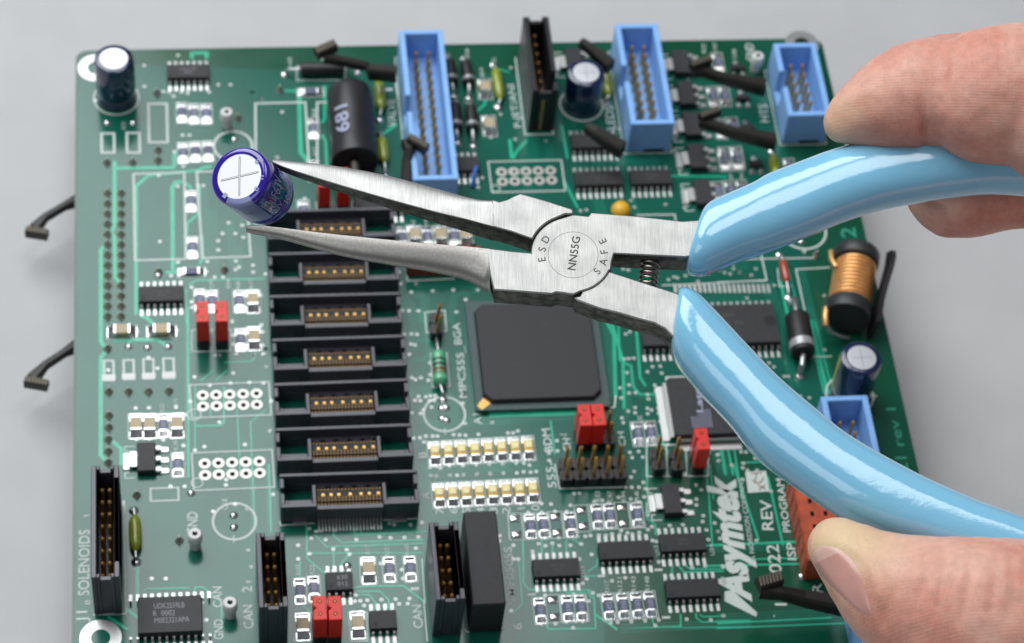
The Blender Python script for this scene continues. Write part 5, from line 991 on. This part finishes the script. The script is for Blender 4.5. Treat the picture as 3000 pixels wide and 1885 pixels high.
def wrap(body, a0, a1, z0, z1, m='sleeve_print', r=RC + .03, bold=0.0):
    """print round the can from angle a0 to a1, feet at z0 and heads at z1"""
    vs, fs, wd = fine_text(body, bold); out = []
    for x, y in vs: a = math.radians(a0 + (a1 - a0) * x / wd); z = z0 + (z1 - z0) * y / CAPH; out.append((r * math.cos(a), r * math.sin(a), z))
    mb = MB().add(out, fs); link('sleeve_lettering', mb.mesh('print'), m, sl)
wrap('10\u00b5F63V', -58, 8, .2, 3.4); wrap('105\u00b0C', 14, 55, -1.2, .8); wrap('63V', -52, -30, -2.4, -.6); wrap('10\u00b5F', -26, 6, -3.8, -2.0, bold=.02)
wrap('\u2014', -100, -80, 1.0, 3.0, 'resistor_body', bold=.02)
for ch, ang, r0 in (('8', 36, 4.15), ('0', -38, 4.2), ('I', -128, 4.2), ('n', -8, 4.2)):
    mb = MB(); a = math.radians(ang); c_ = Vector((r0 * math.cos(a), r0 * math.sin(a))); d = Vector((math.sin(a), -math.cos(a))) * -.33; put_text(mb, ch, c_ - d, c_ + d, .85, h + .06, .01); link('sleeve_lettering', mb.mesh('print'), 'sleeve_print', sl)

# ------------------------------------------------------------------ the hand
def skin():
    m = mat('skin', (.62, .31, .22), .46, spec=.35); nt = m.node_tree; b = nt.nodes['Principled BSDF']; L = nt.links
    b.inputs['Subsurface Weight'].default_value = .35; b.inputs['Subsurface Radius'].default_value = (1.4 * S, .5 * S, .3 * S); b.inputs['Subsurface Scale'].default_value = 1
    tc = nt.nodes.new('ShaderNodeTexCoord')
    def noise_(sc_, det, mapping=None, rough=.55):
        n = nt.nodes.new('ShaderNodeTexNoise'); n.inputs['Scale'].default_value = sc_; n.inputs['Detail'].default_value = det; n.inputs['Roughness'].default_value = rough
        if mapping:
            mp = nt.nodes.new('ShaderNodeMapping'); mp.inputs['Rotation'].default_value = mapping[0]; mp.inputs['Scale'].default_value = mapping[1]; L.new(tc.outputs['Object'], mp.inputs[0]); L.new(mp.outputs[0], n.inputs['Vector'])
        else: L.new(tc.outputs['Object'], n.inputs['Vector'])
        return n
    big = noise_(90, 3); mot = noise_(700, 4)
    mx = nt.nodes.new('ShaderNodeMix'); mx.data_type = 'RGBA'; mx.inputs[6].default_value = (.64, .275, .205, 1); mx.inputs[7].default_value = (.74, .415, .325, 1)
    r = nt.nodes.new('ShaderNodeMapRange'); r.inputs[1].default_value = .38; r.inputs[2].default_value = .62; L.new(big.outputs['Fac'], r.inputs[0]); L.new(r.outputs[0], mx.inputs[0])
    mx2 = nt.nodes.new('ShaderNodeMix'); mx2.data_type = 'RGBA'; mx2.blend_type = 'MULTIPLY'; mx2.inputs[0].default_value = 1; L.new(mx.outputs[2], mx2.inputs[6])
    r2 = nt.nodes.new('ShaderNodeMapRange'); r2.inputs[1].default_value = .3; r2.inputs[2].default_value = .7; r2.inputs[3].default_value = .90; r2.inputs[4].default_value = 1.08; L.new(mot.outputs['Fac'], r2.inputs[0]); L.new(r2.outputs[0], mx2.inputs[7])
    vc = nt.nodes.new('ShaderNodeVertexColor'); vc.layer_name = 'tone'; sp = nt.nodes.new('ShaderNodeSeparateColor'); L.new(vc.outputs['Color'], sp.inputs[0])
    mx3 = nt.nodes.new('ShaderNodeMix'); mx3.data_type = 'RGBA'; mx3.inputs[7].default_value = (.74, .55, .33, 1); L.new(mx2.outputs[2], mx3.inputs[6]); L.new(sp.outputs[0], mx3.inputs[0])
    # pale dry wrinkle flecks
    cr = noise_(420, 5, ((0, 0, math.radians(25)), (1.9, .45, 1)), .7); a = nt.nodes.new('ShaderNodeMath'); a.operation = 'SUBTRACT'; a.inputs[1].default_value = .5; L.new(cr.outputs['Fac'], a.inputs[0])
    ab = nt.nodes.new('ShaderNodeMath'); ab.operation = 'ABSOLUTE'; L.new(a.outputs[0], ab.inputs[0]); rr = nt.nodes.new('ShaderNodeMapRange'); rr.inputs[1].default_value = 0; rr.inputs[2].default_value = .022; rr.inputs[3].default_value = 1; rr.inputs[4].default_value = 0; L.new(ab.outputs[0], rr.inputs[0])
    fl = nt.nodes.new('ShaderNodeMath'); fl.operation = 'MULTIPLY'; fl.inputs[1].default_value = .30; L.new(rr.outputs[0], fl.inputs[0])
    mx4 = nt.nodes.new('ShaderNodeMix'); mx4.data_type = 'RGBA'; mx4.inputs[7].default_value = (.80, .62, .52, 1); L.new(mx3.outputs[2], mx4.inputs[6]); L.new(fl.outputs[0], mx4.inputs[0]); L.new(mx4.outputs[2], b.inputs['Base Color'])
    # friction ridges
    wv = nt.nodes.new('ShaderNodeTexWave'); wv.wave_type = 'RINGS'; wv.inputs['Scale'].default_value = 640; wv.inputs['Distortion'].default_value = 3.5; wv.inputs['Detail'].default_value = 2; wv.inputs['Detail Scale'].default_value = .35
    mp = nt.nodes.new('ShaderNodeMapping'); mp.inputs['Location'].default_value = (-.016, .002, 0); L.new(tc.outputs['Object'], mp.inputs[0]); L.new(mp.outputs[0], wv.inputs['Vector'])
    b1 = nt.nodes.new('ShaderNodeBump'); b1.inputs['Distance'].default_value = .018 * S; b1.inputs['Strength'].default_value = .7; L.new(wv.outputs['Fac'], b1.inputs['Height'])
    b2 = nt.nodes.new('ShaderNodeBump'); b2.inputs['Distance'].default_value = .018 * S; L.new(rr.outputs[0], b2.inputs['Height']); L.new(b1.outputs[0], b2.inputs['Normal'])
    b3 = nt.nodes.new('ShaderNodeBump'); b3.inputs['Distance'].default_value = .07 * S; L.new(mot.outputs['Fac'], b3.inputs['Height']); L.new(b2.outputs[0], b3.inputs['Normal']); L.new(b3.outputs[0], b.inputs['Normal'])
skin()
mat('nail', (.60, .31, .26), .30, spec=.5, coat=.35, coat_rough=.25, noise_amt=.12, noise_scale=200, bump=.02, bump_scale=700)
mat('nail_tip', (.66, .42, .34), .35, spec=.5)
PX = 18.7
def chain(nodes, per=9):
    """nodes (px, py, w, radius in px) -> list of (centre, r)"""
    out = []; q = [tuple(K(x, y, w)) + (r / PX,) for x, y, w, r in nodes]
    for u, v, w, r in resample(q, (len(q) - 1) * per): out.append((Vector((u, v, w)), r))
    return out
index = chain([(2476, 358, 1.5, 68), (2530, 332, 2, 102), (2600, 308, 2.5, 138), (2670, 288, 2.8, 164), (2720, 276, 2.2, 170), (2790, 264, -1.5, 172), (2880, 268, -5, 184)])
index_mid = chain([(2893, 283, 5, 206), (2980, 280, 5, 218), (3080, 290, 3, 222), (3200, 350, 0, 222)])
index_base = chain([(3125, 340, 6.5, 222), (3240, 400, 3, 228), (3480, 560, -8, 240), (3700, 800, -16, 270)])
middle = chain([(2800, 552, -16, 158), (2865, 540, -17, 164), (2960, 520, -18, 164), (3080, 520, -18, 172), (3250, 600, -19, 205), (3500, 720, -20, 230), (3760, 920, -22, 270)])
ring_f = chain([(3160, 760, -24, 130), (3230, 745, -26, 150), (3360, 760, -28, 160), (3560, 850, -26, 200), (3800, 1050, -24, 250)])
little = chain([(3210, 950, -30, 115), (3280, 940, -31, 130), (3420, 960, -31, 140), (3600, 1060, -28, 190), (3800, 1200, -24, 240)])
thumb = chain([(2452, 1602, 1.5, 84), (2500, 1640, 2, 106), (2560, 1690, 2.5, 134), (2640, 1742, 3.2, 170), (2740, 1790, 3.6, 208), (2860, 1830, 3.4, 246), (3000, 1860, 2, 270), (3200, 1850, -3, 290), (3450, 1700, -10, 330), (3700, 1400, -16, 350)])
palm = chain([(3700, 800, -18, 290), (3760, 1050, -20, 340), (3740, 1300, -20, 350), (3700, 1450, -18, 340)], 6) + chain([(3760, 1050, -20, 340), (4050, 1150, -22, 330), (4500, 1250, -26, 300)], 6)
hb = MB()
def ball(c, r, n=22, m_=14):
    rs = [[(c.x + r * math.sin(math.pi * j / m_) * math.cos(2 * math.pi * i / n), c.y + r * math.sin(math.pi * j / m_) * math.sin(2 * math.pi * i / n), c.z - r * math.cos(math.pi * j / m_)) for i in range(n)] for j in range(1, m_)]
    hb.rings(rs)
for lst in (index, index_mid, index_base, middle, ring_f, little, thumb, palm):
    for c_, r in lst: ball(c_, r)
raw = hb.mesh('raw'); tmp = bpy.data.objects.new('tmp', raw); sc.collection.objects.link(tmp)
md = tmp.modifiers.new('r', 'REMESH'); md.mode = 'VOXEL'; md.voxel_size = .62 * S; md = tmp.modifiers.new('s', 'SMOOTH'); md.factor = .5; md.iterations = 8
dg = bpy.context.evaluated_depsgraph_get(); dg.update(); hm = bpy.data.meshes.new_from_object(tmp.evaluated_get(dg)); bpy.data.objects.remove(tmp); hm.name = 'hand'
def pline_dist(p, line):
    best = 1e9; fr = 0; k = 0
    for a, b in zip(line[:-1], line[1:]):
        d = b - a; t_ = max(0, min(1, (p - a).dot(d) / d.length_squared)); l = (p - (a + d * t_)).length; k += 1
        if l < best: best = l; fr = (k - 1 + t_) / (len(line) - 1)
    return best, fr
def l2(pts, w=8): return [Vector(K(x, y, w)[:2]) for x, y in pts]
CREASES = [(l2([(2405, 1582), (2440, 1586), (2482, 1606), (2508, 1634), (2532, 1668), (2548, 1712), (2562, 1768), (2572, 1815)], 6), .55, -.30), (l2([(2688, 280), (2702, 350), (2738, 405), (2786, 447), (2850, 480)]), .62, 1.15), (l2([(2740, 270), (2755, 330), (2790, 385), (2840, 425), (2900, 455)]), 2.2, -.55), (l2([(2625, 300), (2640, 350), (2660, 395)]), .5, .12),
           (l2([(2700, 1640), (2690, 1740), (2650, 1840)]), .5, .22), (l2([(2760, 1600), (2745, 1720), (2720, 1850)]), .5, .25), (l2([(2830, 1600), (2815, 1740), (2790, 1860)]), .5, .25), (l2([(2900, 1600), (2890, 1740), (2870, 1860)]), .55, .3), (l2([(2600, 1740), (2590, 1790), (2580, 1850)]), .4, .2),
           (l2([(2640, 1640), (2660, 1700), (2640, 1780)]), .3, .14), (l2([(2790, 1600), (2785, 1700), (2760, 1780)]), .25, .14), (l2([(2950, 1620), (2940, 1720), (2930, 1850)]), .3, .2), (l2([(2600, 190), (2580, 260), (2590, 330)]), .3, .12), (l2([(2820, 100), (2800, 170), (2790, 240)]), .25, .12), (l2([(2960, 90), (2930, 180), (2920, 260)]), .3, .16), (l2([(2860, 100), (2830, 200), (2850, 300)]), .5, .16), (l2([(2780, 130), (2760, 220), (2765, 320)]), .45, .14), (l2([(2920, 100), (2900, 200), (2915, 300)]), .5, .2)]
CREASES = [(ln, wd, dp, min(p.x for p in ln) - 3, max(p.x for p in ln) + 3, min(p.y for p in ln) - 3, max(p.y for p in ln) + 3) for ln, wd, dp in CREASES]
nrm = [v.normal.copy() for v in hm.vertices]; tone = []
tt = K(2470, 1575, 6); t2 = K(2440, 350, 5)
for i, v in enumerate(hm.vertices):
    p = v.co / S; q = Vector((p.x, p.y)); d = 0.0
    if nrm[i].z > -.2:
        for ln, wd, dp, xa, xb, ya, yb in CREASES:
            if xa < q.x < xb and ya < q.y < yb:
                e, fr = pline_dist(q, ln); d += dp * min(1, fr * 2.2, 6 * (1.02 - fr)) * math.exp(-(e / wd) ** 2) * min(1, nrm[i].z + .5)
    d += .18 * noise.noise(p * .35) * -1
    v.co -= nrm[i] * (d * S)
    a = math.exp(-((p.x - tt.x) ** 2 + (p.y - tt.y) ** 2) / 55); b_ = math.exp(-((p.x - t2.x) ** 2 + (p.y - t2.y) ** 2) / 22) * .5; tone.append(min(1, a + b_))
at = hm.color_attributes.new('tone', 'FLOAT_COLOR', 'POINT')
at.data.foreach_set('color', [x for t_ in tone for x in (t_, t_, t_, 1)])
for p in hm.polygons: p.use_smooth = True
hand = bpy.data.objects.new('hand', hm); sc.collection.objects.link(hand); hand.matrix_world = Matrix.Translation(O_ * S) @ FR; hm.materials.clear(); hm.materials.append(MATS['skin'])
hand['label'] = 'bare hand holding the light blue plier grips between index finger and thumb'; hand['category'] = 'hand'
from mathutils.bvhtree import BVHTree
bv = BVHTree.FromPolygons([v.co / S for v in hm.vertices], [tuple(p.vertices) for p in hm.polygons])
inv = FR.inverted(); cl = inv @ (CAM - O_)
def on_skin(px, py):
    d = (K(px, py, 0) - cl).normalized(); hit = bv.ray_cast(cl, d)
    if hit[0] is None: hit = bv.find_nearest(K(px, py, 2))
    return hit[0], hit[1]
def nail(rows, nu, name, lift, th, mats):
    rr = resample(rows, 18); top_ = []; bot = []
    for k, (lx, ly, rx, ry) in enumerate(rr):
        rt, rb = [], []
        for i in range(nu + 1):
            f = i / nu; p, n_ = on_skin(lx + (rx - lx) * f, ly + (ry - ly) * f); e = min(1, 5 * f, 5 * (1 - f)) * min(1, .5 + k / 4, (18 - k) / 4)
            rt.append(p + n_ * (lift * (1.35 * e - .35))); rb.append(p - n_ * th)
        top_.append(rt); bot.append(rb)
    mb = MB(); n = nu + 1; V_ = [q for r in top_ for q in r] + [q for r in bot for q in r]; off = len(top_) * n; F = []
    for k in range(len(top_) - 1):
        for i in range(nu): a = k * n + i; F += [(a, a + n, a + n + 1, a + 1), (off + a, off + a + 1, off + a + n + 1, off + a + n)]
        a = k * n; F += [(a, off + a, off + a + n, a + n), (a + nu, a + n + nu, off + a + n + nu, off + a + nu)]
    for i in range(nu): F.append((i, i + 1, off + i + 1, off + i)); z_ = (len(top_) - 1) * n; F.append((z_ + i, off + z_ + i, off + z_ + i + 1, z_ + i + 1))
    mb.add(V_, F); bm = bmesh.new(); me = mb.mesh(name); bm.from_mesh(me); bmesh.ops.recalc_face_normals(bm, faces=bm.faces); bm.to_mesh(me); bm.free()
    for p in me.polygons: p.use_smooth = True
    me.materials.append(MATS[mats[0]]); me.materials.append(MATS[mats[1]])
    for p in me.polygons:
        k = (p.vertices[0] % off) // n
        if k < 4: p.material_index = 1
    o = bpy.data.objects.new(name, me); sc.collection.objects.link(o); o.parent = hand; return o
nail([(2384, 1618, 2412, 1596), (2378, 1640, 2452, 1602), (2386, 1668, 2488, 1626), (2408, 1698, 2514, 1660), (2440, 1728, 2532, 1702), (2474, 1758, 2544, 1745), (2512, 1788, 2556, 1790), (2536, 1806, 2560, 1812)], 14, 'fingernail', .22, .5, ('nail', 'nail_tip'))
